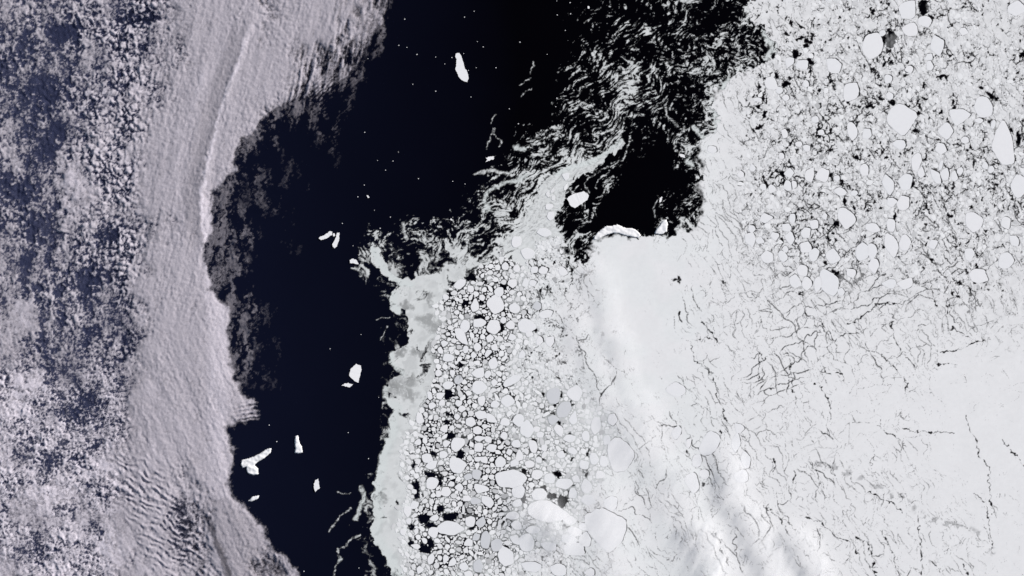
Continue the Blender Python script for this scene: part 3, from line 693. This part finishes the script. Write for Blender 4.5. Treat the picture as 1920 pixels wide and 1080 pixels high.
# ------------------------------------------------------------------ small floes, thrown into the remaining room
def stencil(r):
    n = int(math.ceil(r)); yy, xx_ = np.mgrid[-n:n + 1, -n:n + 1]
    return (xx_ ** 2 + yy ** 2 <= r * r + 0.3), n
inFP = inF | (inP & (cr > 0.25))
solid_w = np.where(inF, 1.0, np.where(inP, np.clip(cr * 1.7 - 0.2, 0, 1) * upr * 0.10, 0))
solid_w = np.where(inF & (west > 0.6), 0.35, solid_w)
hole_core = (dens < 0.05) & ~inF
pool = np.zeros(X.shape, bool)
for row in HOLE.replace('\n', ';').split(';'):
    x, y, a, b_, t = [float(k) for k in row.split()]
    t = math.radians(t); R = max(a, b_) + 6
    s = np.s_[max(int(y - R - GY0), 0):int(y + R - GY0), int(x - R - GX0):int(x + R - GX0)]
    dx = hx[s] - x; dy = hy[s] - y
    u = (dx * math.cos(t) + dy * math.sin(t)) / a; v = (-dx * math.sin(t) + dy * math.cos(t)) / b_
    pool[s] |= np.hypot(u, v) < 0.92
block = occ | hole_core | pool
jj, ii = np.nonzero((solid_w > 0.05) & ~block)
wgt = solid_w[jj, ii]
cum = np.cumsum(wgt); cum /= cum[-1]
sm = []
rest = [k for k in order[300:]]
H, W = X.shape
for r_, tries in ((5.2, 2500), (4.2, 4500), (3.4, 8000), (2.7, 14000), (2.1, 26000), (1.6, 42000), (1.2, 36000)):
    st, n = stencil(r_ + 0.12)
    pk = np.searchsorted(cum, rng.rand(tries))
    for k in pk:
        j, i = jj[k], ii[k]
        if j < n or i < n or j >= H - n or i >= W - n: continue
        sl = block[j - n:j + n + 1, i - n:i + n + 1]
        if (sl & st).any(): continue
        sl |= st
        sm.append((i + GX0, j + GY0, r_))
sm = np.array(sm, f32)
for k in rest:
    x, y, a, b_, t, gr = floes[k]
    sm = np.vstack([sm, [[x, y, math.sqrt(a * b_)]]])
print('small floes', len(sm), time.time() - T0)
def small_floes(name, S, nv, z, seed):
    rg = np.random.RandomState(seed); n = len(S)
    th, r = outlines(rg, n, nv, 5, 13.0, 0.035)
    asp = np.exp(rg.normal(0, 0.17, n)); ang = rg.uniform(0, np.pi, n)
    R = S[:, 2] * rg.uniform(0.90, 1.10, n)
    u = np.cos(th)[None] * r * (R * asp)[:, None]; v = np.sin(th)[None] * r * (R / asp)[:, None]
    x = (u * np.cos(ang)[:, None] - v * np.sin(ang)[:, None]) * PX + wx(S[:, 0] + rg.uniform(-.4, .4, n))[:, None]
    y = (u * np.sin(ang)[:, None] + v * np.cos(ang)[:, None]) * PX + wy(S[:, 1] + rg.uniform(-.4, .4, n))[:, None]
    zt = z + rg.uniform(0.006, 0.012, n)
    cx, cy = x.mean(1), y.mean(1)
    P = np.concatenate([np.stack([x, y, np.broadcast_to((zt * 0 + z)[:, None], x.shape)], 2), np.stack([x, y, np.broadcast_to(zt[:, None], x.shape)], 2),
                        np.stack([cx, cy, zt + 0.004], 1)[:, None]], 1)
    m = 2 * nv + 1; base = (np.arange(n) * m)[:, None]; i = np.arange(nv)[None]; j = (i + 1) % nv
    F = [np.stack([base + i, base + j, base + j + nv, base + i + nv], 2)[:, :, ::-1].reshape(-1, 4)[:, ::-1], np.stack([base + i * 0 + 2 * nv, base + j + nv, base + i + nv], 2).reshape(-1, 3)[:, ::-1]]
    al = np.clip(rg.normal(0.93, 0.07, n) - (rg.rand(n) < 0.16) * rg.uniform(0.1, 0.35, n), 0.4, 1.0)
    A = np.ones((n, m, 4), f32); A[:, :, 0] = al[:, None]; A[:, :, 2] = 0.15
    return np_mesh(name, P.reshape(-1, 3), F, M_SMALL, ('ice', A.reshape(-1, 4)))
gi = np.clip((sm[:, 0] - GX0).astype(int), 0, W - 1); gj = np.clip((sm[:, 1] - GY0).astype(int), 0, H - 1)
isF = inF[gj, gi] & ~inP[gj, gi]
o = small_floes('small_floes', sm[isF], 9, 0.035, 21)
tag(o, 'countless small white floes crowding the loose floe field', 'ice floes', kind='stuff')
o = small_floes('small_floes', sm[~isF], 9, 0.054, 22)
tag(o, 'countless small white floes frozen into the speckled pack', 'ice floes', kind='stuff')

# ------------------------------------------------------------------ icebergs
def berg(name, P, h, label, group=None, jit=0.35, mat=None, rough=0.0):
    P = np.array(P, float); out = []
    n = len(P)
    for i in range(n):
        a, b_ = P[i], P[(i + 1) % n]
        L = np.hypot(*(b_ - a)); k = max(int(L / 1.6), 1)
        for q_ in range(k): out.append(a + (b_ - a) * q_ / k + rng.normal(0, jit, 2) * (L > 2.5))
    P = np.array(out); c = P.mean(0)
    area = 0.5 * np.sum(P[:, 0] * np.roll(P[:, 1], -1) - np.roll(P[:, 0], -1) * P[:, 1])
    if area > 0: P = P[::-1]
    import bmesh
    bm = bmesh.new()
    lo = [bm.verts.new(((p[0] - c[0]) * PX, -(p[1] - c[1]) * PX, 0)) for p in P]
    nr = np.roll(P, -1, 0) - np.roll(P, 1, 0); nr = np.c_[-nr[:, 1], nr[:, 0]] / (np.hypot(nr[:, 0], nr[:, 1])[:, None] + 1e-6)
    ins = P - nr * 0.28 * (1 if True else 0)
    hi = [bm.verts.new(((p[0] - c[0]) * PX, -(p[1] - c[1]) * PX, h * (0.93 + 0.1 * rng.rand()))) for p in P + (-(nr) * -0.12)]
    m = len(P)
    for i in range(m):
        bm.faces.new((lo[i], lo[(i + 1) % m], hi[(i + 1) % m], hi[i]))
    f = bm.faces.new(hi)
    bmesh.ops.triangulate(bm, faces=[f])
    bmesh.ops.recalc_face_normals(bm, faces=bm.faces)
    for f_ in bm.faces: f_.smooth = False
    me = bpy.data.meshes.new(name); bm.to_mesh(me); bm.free()
    me.materials.append(mat or M_BERG)
    o = bpy.data.objects.new(name, me); COL.objects.link(o)
    o.location = (float(wx(c[0])), float(wy(c[1])), 0.004)
    return tag(o, label, 'iceberg', group)

def rough_berg(name, P, h, label, seed, step=0.8, group=None):
    """crumpled, ridged berg: a height field inside a traced outline"""
    P = np.array(P, float); c = P.mean(0)
    x0, y0 = P.min(0) - 2; x1, y1 = P.max(0) + 2
    gx, gy = np.meshgrid(np.arange(x0, x1, step, dtype=f32), np.arange(y0, y1, step, dtype=f32))
    jx = gx + 1.1 * fbm(gx, gy, 3.5, 2, seed); jy = gy + 1.1 * fbm(gx, gy, 3.5, 2, seed + 5)
    ins = poly_in(jx, jy, [tuple(p) for p in P])
    D = seg_dist(jx, jy, [tuple(p) for p in P] + [tuple(P[0])], 99, None, -9999, -9999) if False else None
    z = h * (0.7 + 0.5 * fbm(gx * 0.8 + gy * 0.6, gy - 0.4 * gx, 9, 2, seed + 9, 0.35))
    edge = ins.astype(f32)
    for _ in range(5): edge = (edge + np.roll(edge, 1, 0) + np.roll(edge, -1, 0) + np.roll(edge, 1, 1) + np.roll(edge, -1, 1)) / 5
    z = np.where(ins, z * ss(0.3, 0.95, edge) + 0.055, 0)
    Hh, Ww = gx.shape
    q = ins[:-1, :-1] | ins[1:, :-1] | ins[:-1, 1:] | ins[1:, 1:]
    q &= (ins[:-1, :-1].astype(int) + ins[1:, :-1] + ins[:-1, 1:] + ins[1:, 1:]) >= 2
    j, i = np.nonzero(q); k = j * Ww + i
    V = np.stack([(gx.ravel() - c[0]) * PX, -(gy.ravel() - c[1]) * PX, z.ravel()], 1)
    V, F, _ = compact(V, [np.stack([k + Ww, k + Ww + 1, k + 1, k], 1)])
    o = np_mesh(name, V, F, M_BERG, smooth=True)
    o.location = (float(wx(c[0])), float(wy(c[1])), 0.004)
    return tag(o, label, 'iceberg', group)

G = 'icebergs on the open sea'
berg('iceberg', [(855,100),(861,99),(865,105),(867,112),(869.5,120),(871,127.5),(875,132.5),(877.5,140),(878.7,146),(876,154),(871,152.5),(865,149.5),(860,144),(857.5,136),(853.7,130),(855.5,122.5),(856,112.5),(853.7,105)], .12, 'tall white iceberg alone on the black sea at the top', G)
berg('iceberg', [(597,447),(600,444),(608,441),(618,434),(623,434),(622.7,440),(613,446),(603,450)], .2, 'slanting left berg of the V-shaped iceberg pair', G)
berg('iceberg', [(624,458),(630,445),(631.7,437),(636.7,436),(636,450),(631.7,461.7),(628,465.7),(624,462.7)], .2, 'upright right berg of the V-shaped iceberg pair', G)
berg('iceberg', [(624,438.5),(627.5,438),(628,442),(625,443.5)], .12, 'tiny fragment between the V-shaped iceberg pair', G)
berg('iceberg', [(656,486.7),(661.7,484.7),(669,488),(673,495.7),(663,494),(656.7,492.7)], .18, 'small wedge iceberg below the V-shaped pair', G)
berg('iceberg', [(655,703),(658,691.7),(668,682),(676.7,686),(677.7,693),(673,713),(671.7,717.7),(665,714),(658,708)], .12, 'shield-shaped white iceberg near the slush edge', G)
berg('iceberg', [(640.7,722.7),(646.7,719),(653,718),(661.7,721),(656.7,725.7),(648,724)], .15, 'small flat iceberg just below the shield-shaped one', G)
rough_berg('iceberg', [(451.7,871.7),(453,863),(461.7,861),(476.7,856),(490,849),(501.7,841),(509,841),(507,849),(496.7,858),(483,866),(477,871.7),(484,878),(484,889),(475,891),(465,887.5),(461.7,880),(463,875),(455,877)], .26, 'large rugged T-shaped iceberg beside the cloud edge', 701, group=G)
rough_berg('iceberg', [(553.5,818),(559,816.5),(561,830),(566,838),(567,849),(560,849.5),(552.5,849.5),(554,841.7),(552.5,830)], .26, 'rugged upright iceberg right of the T-shaped one', 711, group=G)
berg('iceberg', [(589,906.7),(591.7,900),(597,897.7),(598,908),(600,915),(594,919),(591.7,923),(589,916.7)], .2, 'smooth diamond iceberg below the rugged upright one', G)
rough_berg('iceberg', [(465,939.5),(473,931.5),(485.5,929.5),(483.5,935),(472,940)], .16, 'thin slanting iceberg below the T-shaped one', 721, group=G)
berg('iceberg', [(687,366.5),(690,366.5),(693,370),(690.5,371)], .1, 'tiny tilted iceberg above the V-shaped pair', G)
berg('iceberg', [(1063,372.5),(1068,368),(1075,364),(1083,362),(1090,359.5),(1095,359),(1104,365.5),(1101,375),(1090,382.5),(1077.5,390),(1069,385),(1066,377.5)], .22, 'big white iceberg in the black channel beside the pack', G)
berg('iceberg', [(911,295.5),(925,293),(926,298),(917.5,301),(910,304),(914,300)], .15, 'small notched rectangular iceberg trailing slush', G)
berg('iceberg', [(1101.5,12),(1104,11),(1106,14),(1104.5,17),(1102,16)], .1, 'tiny round iceberg near the top edge before the slush', G)
berg('iceberg', [(1272,290),(1278,288.5),(1284,290.5),(1283,296),(1277,294)], .12, 'small bright iceberg at the tip of a slush hook', G)
berg('iceberg', [(1236,380),(1237,372),(1240.5,368.5),(1242,370),(1240,378)], .12, 'narrow bright iceberg in the black bay', G)
berg('iceberg', [(844,411.5),(845.5,409.5),(848,411.5),(847,413.5)], .1, 'tiny triangular iceberg above the slush swirls', G)
rough_berg('ice_ridge', [(1113,446),(1119,437),(1127,431),(1137,424),(1148,424),(1158,421),(1166,425),(1175,428),(1186,428),(1194,432),(1202,441),(1198,446),(1184,444),(1170,441),(1160,437),(1148,437),(1135,441),(1122,448),(1112,450)], .20, 'jagged blue-white ice ridge along the bay edge', 731)
rough_berg('ice_ridge', [(1229,432),(1236,424),(1243,414),(1249,412),(1252,420),(1250,434),(1240,440),(1228,438)], .22, 'short jagged ice ridge right of the long one', 741)
SPECK = """759 36;748 85;763 89;782 102;690 110;774 158;817 171;684 248;747 285;737 302;723 319;708 301;785 335;849 340;872 345;683 347;834 120;817 107;889 21;871 32;895 78;906 88;975 79;883 182;930 127;972 232;1026 102;1069 5;1044 2;1045 28;1070 26;1060 57;1044 184;1042 200;955 204;893 127;869.5 100.5;847.5 108;878.5 132
671 369;702 394;732 407;642 419;713 428;662 461;808 414;677 627;619 654
710 745;653 811;691 860;570 1071;673 1065;505 797;519 828"""
BL = [(866,126,'the tall lone iceberg'),(628,450,'the V-shaped iceberg pair'),(667,700,'the shield-shaped iceberg'),(480,866,'the T-shaped iceberg'),(917,298,'the notched rectangular iceberg'),(1104,14,'the tiny round iceberg at the top')]
spk = {}
for row in SPECK.replace('\n', ';').split(';'):
    x, y = [float(k) for k in row.split()]
    d, lx, ly, nm = min((math.hypot(x - a, y - b), a, b, n) for a, b, n in BL)
    an = math.degrees(math.atan2(ly - y, x - lx)) % 360
    dr = ['right of', 'above right of', 'above', 'above left of', 'left of', 'below left of', 'below', 'below right of'][int(((an + 22.5) % 360) // 45)]
    spk.setdefault((dr, nm), []).append((d, x, y))
for (dr, nm), L in spk.items():
    for n, (d, x, y) in enumerate(sorted(L)):
        r_ = rng.uniform(0.45, 0.85)
        a = np.arange(7) / 7 * 6.283 + rng.rand()
        rr = r_ * rng.uniform(0.75, 1.2, 7)
        berg('bergy_bit', np.c_[x + np.cos(a) * rr * 1.2, y + np.sin(a) * rr], .06, 'tiny white iceberg speck, ' + ('' if len(L) == 1 else NUM[n] + ' ') + dr + ' ' + nm, 'iceberg specks on the open sea', 0.0)
print('bergs', time.time() - T0)

# ------------------------------------------------------------------ clouds: relief sheets whose cover thins out
CC = digits([
 '65555446899978998610000','55435446789989886500000','54545556789998765300000','44445557899998644200000','44345667899997443100000',
 '43356678999974332000000','53257678999842231000000','53467678999612120000000','33576678998332210000000','54577678996232110000000',
 '54476557899412110000000','53455568999402101000000','64454578999400000000000','66654689999510100000000','77765579999620000000000',
 '77665579999720000000000','76566679999720000000000','76556678999820000000000','77655689999860000000000','76655789999750000000000',
 '76666789999810000000000','77667889899810000000000','77777888789810000000000','78877789679850000000000','78777889669877200000000','77777889669878620000000','87777889669848860000000']) / 9.0
CS = 1.5
cx0, cx1, cy0, cy1 = -90, 770, -90, 1170
CX, CY = np.meshgrid(np.arange(cx0, cx1, CS, dtype=f32), np.arange(cy0, cy1, CS, dtype=f32))
k1 = nrm(fbm(CX, CY, 50, 3, 801)); k2 = nrm(fbm(CX, CY, 50, 3, 811)); k3 = nrm(fbm(CX, CY, 14, 3, 821, 0.6)); k4 = nrm(fbm(CX, CY, 14, 3, 831, 0.6))
k5 = nrm(fbm(CX + 6 * k3, CY * 0.8 + 6 * k4, 30, 4, 835, 0.6))
cc = bil(CC, (CX + 7 * k1 + 3 * k3 - 20) / 40, (CY + 7 * k2 + 3 * k4 - 20) / 40)
# the crisp eastern edge of the bank
EDGE = [(760,-100),(738,0),(728,30),(700,62),(682,110),(640,150),(600,190),(560,180),(530,200),(500,218),(470,250),(447,280),(436,320),(408,360),(396,420),(386,480),(392,540),(424,570),(430,620),(432,680),(440,722),(478,756),(484,782),(446,790),(428,802),(430,830),(440,858),(424,900),(440,930),(470,970),(500,1010),(540,1050),(556,1080),(590,1170),(-200,1170),(-200,-100)]
inE = poly_in(CX + 3 * k1 + 3 * k3, CY + 3 * k2 + 3 * k4, EDGE).astype(f32)
bl = inE.copy()
for _ in range(14): bl = (bl + np.roll(bl, 1, 0) + np.roll(bl, -1, 0) + np.roll(bl, 1, 1) + np.roll(bl, -1, 1)) / 5
inE = bl; inE[:, -12:] = 0
# textures
F1, F2 = worley(CX + 2.5 * k3, CY + 2.5 * k4, 13.0, 841)
cell = np.clip((F2 - F1) * 1.7, 0, 1) - 0.2
F1b, _ = worley(CX + 2 * k4, CY + 2 * k3, 5.5, 851)
cellb = 1 - F1b * 1.2
bx_ = 430 - 60 * ss(0, 400, CY) - 25 * ss(380, 520, CY) + 60 * ss(650, 1000, CY)          # axis of the smooth band
ang_x = -0.18 * ss(500, 0, CY) + 0.22 * ss(600, 900, CY)
su = CX - (CY * -0.0) ; 
def fibre(deg, size, seed):
    t = math.radians(deg); al = CX * math.cos(t) + CY * math.sin(t); ac = -CX * math.sin(t) + CY * math.cos(t)
    return nrm(fbm(al * 0.16 + 1.5 * k3, ac + 1.2 * k4, size, 4, seed, 0.6))
lowb = ss(480, 760, CY)
fib = (fibre(106, 9, 861) * (1 - lowb) + fibre(64, 10, 866) * lowb) * 0.22
lanes = fibre(103, 34, 876) * (1 - lowb) + fibre(68, 34, 877) * lowb
lanes2 = fibre(105, 15, 878) * (1 - lowb) + fibre(66, 15, 879) * lowb
vs = nrm(fbm(CX + 0.15 * CY + 3 * k3, CY * 0.30 + 2 * k4, 17, 4, 871, 0.65))
rid = fbm(CX + 4 * k3, CY + 4 * k4, 22, 5, 881, 0.6, True)
fine = fbm(CX, CY, 6, 4, 901, 0.6)
ll = ss(640, 740, CY) * ss(260, 200, CX)                                                     # ragged streaks in the lower left
lowl = ss(470, 560, CY) * ss(300, 220, CX)
uul = ss(620, 520, CY) * ss(330, 260, CX - (200 - CY) * 0.1)                                   # popcorn field
smooth_b = ss(0.70, 1.0, cc + 0.03 * k1)
tl = math.radians(14)
st2 = fbm((CX * math.cos(tl) + CY * math.sin(tl)) * 0.4 + 3 * k3, (-CX * math.sin(tl) + CY * math.cos(tl)) + 3 * k4, 11, 5, 921, 0.65, True)
waves = np.sin((CY * 0.88 - CX * 0.46 + 3.5 * k1 + 0.5 * k3) * 2 * np.pi / 11.0) * np.clip(0.6 + 0.5 * k3, 0, 1.3)
wreg = ss(70, 30, np.abs(CX - 290 + (CY - 960) * -0.45)) * ss(140, 70, np.abs(CY - 970))
waves2 = np.sin((CY + 0.2 * CX + 1 * k3) * 2 * np.pi / 8.0)
wreg2 = ss(34, 16, np.hypot(CX - 466, (CY - 772) * 1.4))
finger = fbm((CX + CY * 0.22) , (CY - CX * 0.2) * 0.2, 9, 4, 941, 0.6)                          # fingers at the top right of the bank
fr = ss(500, 560, CX + 0.3 * CY - 60) * ss(330, 200, CY)
waves3 = np.sin((CX * 0.75 + CY * 0.8 + 1 * k3) * 2 * np.pi / 6.5)
wreg3 = ss(560, 620, CX) * ss(90, 40, np.abs(CY - 215))
big = ss(90, 190, CX)
tx = uul * ((0.25 + 0.45 * big) * cell + 0.22 * cellb + 0.42 * fine + 0.10 * k3) + (1 - uul) * (0.5 * rid + 0.55 * fine + 0.25 * fib)
tx = tx * (1 - ll) + ll * (1.0 * st2 + 0.5 * fine)
tx = tx * (1 - fr) + fr * (1.2 * finger + 0.25 * fine + 0.15 * cellb)
tx = tx + 0.38 * wreg * waves + 0.6 * wreg2 * waves2 + 0.4 * wreg3 * waves3 * fr
q = np.quantile(tx[::5, ::5], [0.02, 0.5, 0.98]); tx = (tx - q[1]) / (q[2] - q[0])            # about -0.5 .. 0.5
def spots(L):
    o = np.zeros(CX.shape, f32)
    for (x, y, a, b_) in L:
        o = np.maximum(o, ss(1.35, 0.35, np.hypot((CX + 4 * k3 + 4 * k1 - x) / a, (CY + 4 * k4 + 4 * k2 - y) / b_)))
    return o
DARK = spots([(40,355,45,14),(45,485,36,9),(75,430,30,20),(255,35,36,18),(125,60,36,22),(75,165,32,36),(18,120,18,22),(175,520,34,28),(205,440,40,30),(75,640,16,12),(88,680,22,18),(160,770,48,34),(95,860,24,24),(170,910,20,10),(185,985,18,26),(60,1035,42,22),(330,985,34,55),(345,75,20,14),(250,225,22,26),(190,340,16,12),(100,260,14,40),(250,640,26,26)])
MILK = spots([(135,350,30,72),(28,590,45,40),(30,320,26,20),(45,725,50,34),(115,925,44,20),(215,1025,34,40)])
k6 = nrm(fbm(CX, CY, 85, 3, 837)); k7 = nrm(fbm(CX * 1.2, CY * 0.8, 55, 4, 839, 0.6))
ruf = np.clip(0.95 + 0.32 * k6, 0.35, 1.5)
tx = tx + 0.10 * lowl * (1 - ll) * vs + 0.05 * uul * vs
fine2 = nrm(fbm(CX, CY, 3.6, 2, 905, 0.6))
body = cc - 0.47 - (0.15 + 0.17 * ll) * lowl - 0.34 * DARK * (1 - 0.5 * smooth_b) + tx * ruf * (0.95 - 0.75 * smooth_b) + (0.13 * k5 + 0.07 * fine2) * (1 - smooth_b)
alpha = (0.57 + 0.24 * ll * ss(0.02, 0.35, tx) + 0.06 * uul * big * ss(0.1, 0.4, tx)) * ss(-0.62, 0.56, body)
milky = np.maximum(ss(0.9, 2.0, k7) * 0.25, MILK * (0.36 + 0.05 * vs)) * ss(330, 240, CX) * (1 + 0.4 * tx) * (1 - 0.8 * DARK)                          # smooth thin layers above the popcorn
alpha = 1 - (1 - alpha) * (1 - milky * 0.8)
alpha = np.maximum(alpha, smooth_b * (0.50 + 0.10 * tx + 0.07 * fib + 0.05 * lanes + 0.03 * lanes2))
rag = ss(0.08, 0.95, inE + 0.40 * tx + 0.15 * fine + 0.08 * vs)
over = ss(0.10, 0.5, cc) * ss(0.12, 0.75, 0.45 * tx + 0.55 * cc + 0.34 * vs - 0.10) * 0.17 * ss(740, 690, CY)                               # wisps out over the sea
alpha = np.where(inE > 0.02, alpha * rag, 0)
alpha = np.maximum(alpha, over * (1 - inE))
haze_floor = (0.13 + 0.012 * k1) * ss(330, 120, CX + 0.25 * (540 - CY) * 0.4) + 0.05 * ss(430, 330, CX)  # clear-air haze, put in as a floor under the cloud opacity
alpha = np.clip(np.maximum(alpha, haze_floor * (inE > 0.5)), 0, 0.9); alpha[:, -14:] = 0
# relief
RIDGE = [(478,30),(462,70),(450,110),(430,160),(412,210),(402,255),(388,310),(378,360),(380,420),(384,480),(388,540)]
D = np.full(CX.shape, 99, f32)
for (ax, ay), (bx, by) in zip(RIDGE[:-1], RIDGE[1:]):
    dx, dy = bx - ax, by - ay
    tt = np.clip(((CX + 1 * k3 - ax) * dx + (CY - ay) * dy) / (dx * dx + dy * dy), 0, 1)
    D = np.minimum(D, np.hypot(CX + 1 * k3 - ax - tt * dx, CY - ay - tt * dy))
bw = np.clip(inE, 0, 1).copy()
for _ in range(30): bw = (bw + np.roll(bw, 3, 0) + np.roll(bw, -3, 0) + np.roll(bw, 3, 1) + np.roll(bw, -3, 1)) / 5
txb = tx.copy()
for _ in range(2): txb = (txb * 2 + np.roll(txb, 1, 0) + np.roll(txb, -1, 0) + np.roll(txb, 1, 1) + np.roll(txb, -1, 1)) / 6
zz = 1.0 + 0.7 * ss(0.4, 1.0, cc) * bw + 0.50 * ruf * np.clip(txb, -0.6, 0.7) * (1 - 0.72 * smooth_b) * (1 - 0.9 * np.clip(milky * 2.4, 0, 1)) + 0.07 * fib + 0.02 * fine + 0.04 * lanes
zz = zz + 0.16 * np.exp(-(D / 7.0) ** 2) * ss(0, 80, CY) * ss(560, 400, CY)
zz = zz + 0.11 * wreg * waves + 0.08 * wreg2 * waves2
Hc, Wc = CX.shape
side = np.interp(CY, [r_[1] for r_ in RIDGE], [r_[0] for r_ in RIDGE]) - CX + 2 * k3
ridge_shade = ss(0, 5, side) * ss(40, 26, side) * ss(20, 80, CY) * ss(520, 380, CY)  # the ridge's shadow, painted as a band of lower cloud opacity
alpha = alpha * (1 - 0.20 * ridge_shade) + 0.20 * np.exp(-((side + 2) / 3.0) ** 2) * ss(30, 90, CY) * ss(600, 450, CY) * (alpha > 0.2)
cutl = seg_dist((CX - cx0) / CS + 2 * k3 / CS, (CY - cy0) / CS, [((x_ - cx0) / CS, (y_ - cy0) / CS) for x_, y_ in ((392,972),(400,1000),(412,1028),(424,1056),(432,1085))], 30) * CS
alpha = alpha * (1 - 0.65 * ss(9, 2, cutl))
lobe = poly_in(CX, CY, [(398,940),(425,930),(470,970),(500,1010),(600,1170),(440,1170),(424,1056),(405,1010)]).astype(f32)
alpha = alpha * (1 - 0.18 * lobe)
alpha = alpha * (1 + 0.22 * ss(30, 6, np.abs(side + 22)) * ss(330, 420, CY) * ss(1000, 800, CY))
amax = np.maximum(np.maximum(alpha[:-1, :-1], alpha[1:, :-1]), np.maximum(alpha[:-1, 1:], alpha[1:, 1:]))
bankm = (inE > 0.02)
blue = np.clip(ss(0.40, 0.16, alpha), 0, 1) * ss(420, 280, CX)  # air haze painted as a blue tint on the thinnest cloud
def cloud_sheet(name, msk, mat, label):
    q = (amax > 0.012) & msk[:-1, :-1]
    j, i = np.nonzero(q); k = j * Wc + i
    V = np.stack([wx(CX).ravel(), wy(CY).ravel(), zz.ravel()], 1)
    A = np.stack([alpha.ravel(), blue.ravel(), np.zeros(CX.size), np.ones(CX.size)], 1)
    V, F, A = compact(V, [np.stack([k + Wc, k + Wc + 1, k + 1, k], 1)], A)
    print(name, len(F[0]))
    o = np_mesh(name, V, F, mat, ('cloud', A), smooth=True)
    return tag(o, label, 'cloud', kind='stuff')
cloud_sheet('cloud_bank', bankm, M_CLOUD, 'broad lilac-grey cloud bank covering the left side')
cloud_sheet('thin_cloud', ~bankm, M_CLOUD, 'thin broken cloud wisps over the dark sea')
print('clouds', time.time() - T0)

# thin cirrus streaks above the consolidated ice
VX, VY = np.meshgrid(np.arange(960, 1600, 4, dtype=f32), np.arange(440, 1170, 4, dtype=f32))
STRK = [([(1134,500),(1150,570),(1168,640),(1200,720),(1240,800)],10,.34),([(1092,590),(1130,680),(1170,780),(1200,850)],11,.26),([(1005,950),(1030,975),(1060,1000)],24,.6),([(1140,900),(1150,990),(1150,1060)],26,.3),
        ([(1180,760),(1240,860),(1290,960),(1330,1060)],22,.35),([(1320,990),(1335,1040),(1350,1120)],20,.9),([(1370,850),(1390,920),(1430,1000),(1470,1110)],15,.6),([(1500,1000),(1540,1060),(1570,1130)],14,.65),([(1280,880),(1300,940)],16,.4)]
n1 = nrm(fbm(VX, VY, 60, 4, 951)); n2 = fbm(VX * 0.9 + VY * 0.45, (VY - VX * 0.5) * 0.2, 16, 4, 961, 0.6)
va = np.zeros(VX.shape, f32)
for pts, w, s_ in STRK:
    D = np.full(VX.shape, 999, f32)
    for (ax, ay), (bx, by) in zip(pts[:-1], pts[1:]):
        dx, dy = bx - ax, by - ay
        tt = np.clip(((VX + 5 * n1 - ax) * dx + (VY - ay) * dy) / (dx * dx + dy * dy), 0, 1)
        D = np.minimum(D, np.hypot(VX + 5 * n1 - ax - tt * dx, VY - ay - tt * dy))
    va = np.maximum(va, s_ * np.exp(-(D / (1.5 * w)) ** 2))
va = np.clip(va * 0.75 * (0.75 + 0.9 * n2), 0, 0.9)
zv = 2.2 + 0.55 * va
Hv, Wv = VX.shape
amax2 = np.maximum(np.maximum(va[:-1, :-1], va[1:, :-1]), np.maximum(va[:-1, 1:], va[1:, 1:]))
j, i = np.nonzero(amax2 > 0.01); k = j * Wv + i
V = np.stack([wx(VX).ravel(), wy(VY).ravel(), zv.ravel()], 1)
A = np.stack([va.ravel(), np.zeros(va.size), np.zeros(va.size), np.ones(va.size)], 1)
V, F, A = compact(V, [np.stack([k + Wv, k + Wv + 1, k + 1, k], 1)], A)
o = np_mesh('cirrus_cloud', V, F, M_CIRRUS, ('cloud', A), smooth=True)
tag(o, 'faint white cirrus streaks shading the ice below', 'cloud', kind='stuff')
print('done', time.time() - T0)
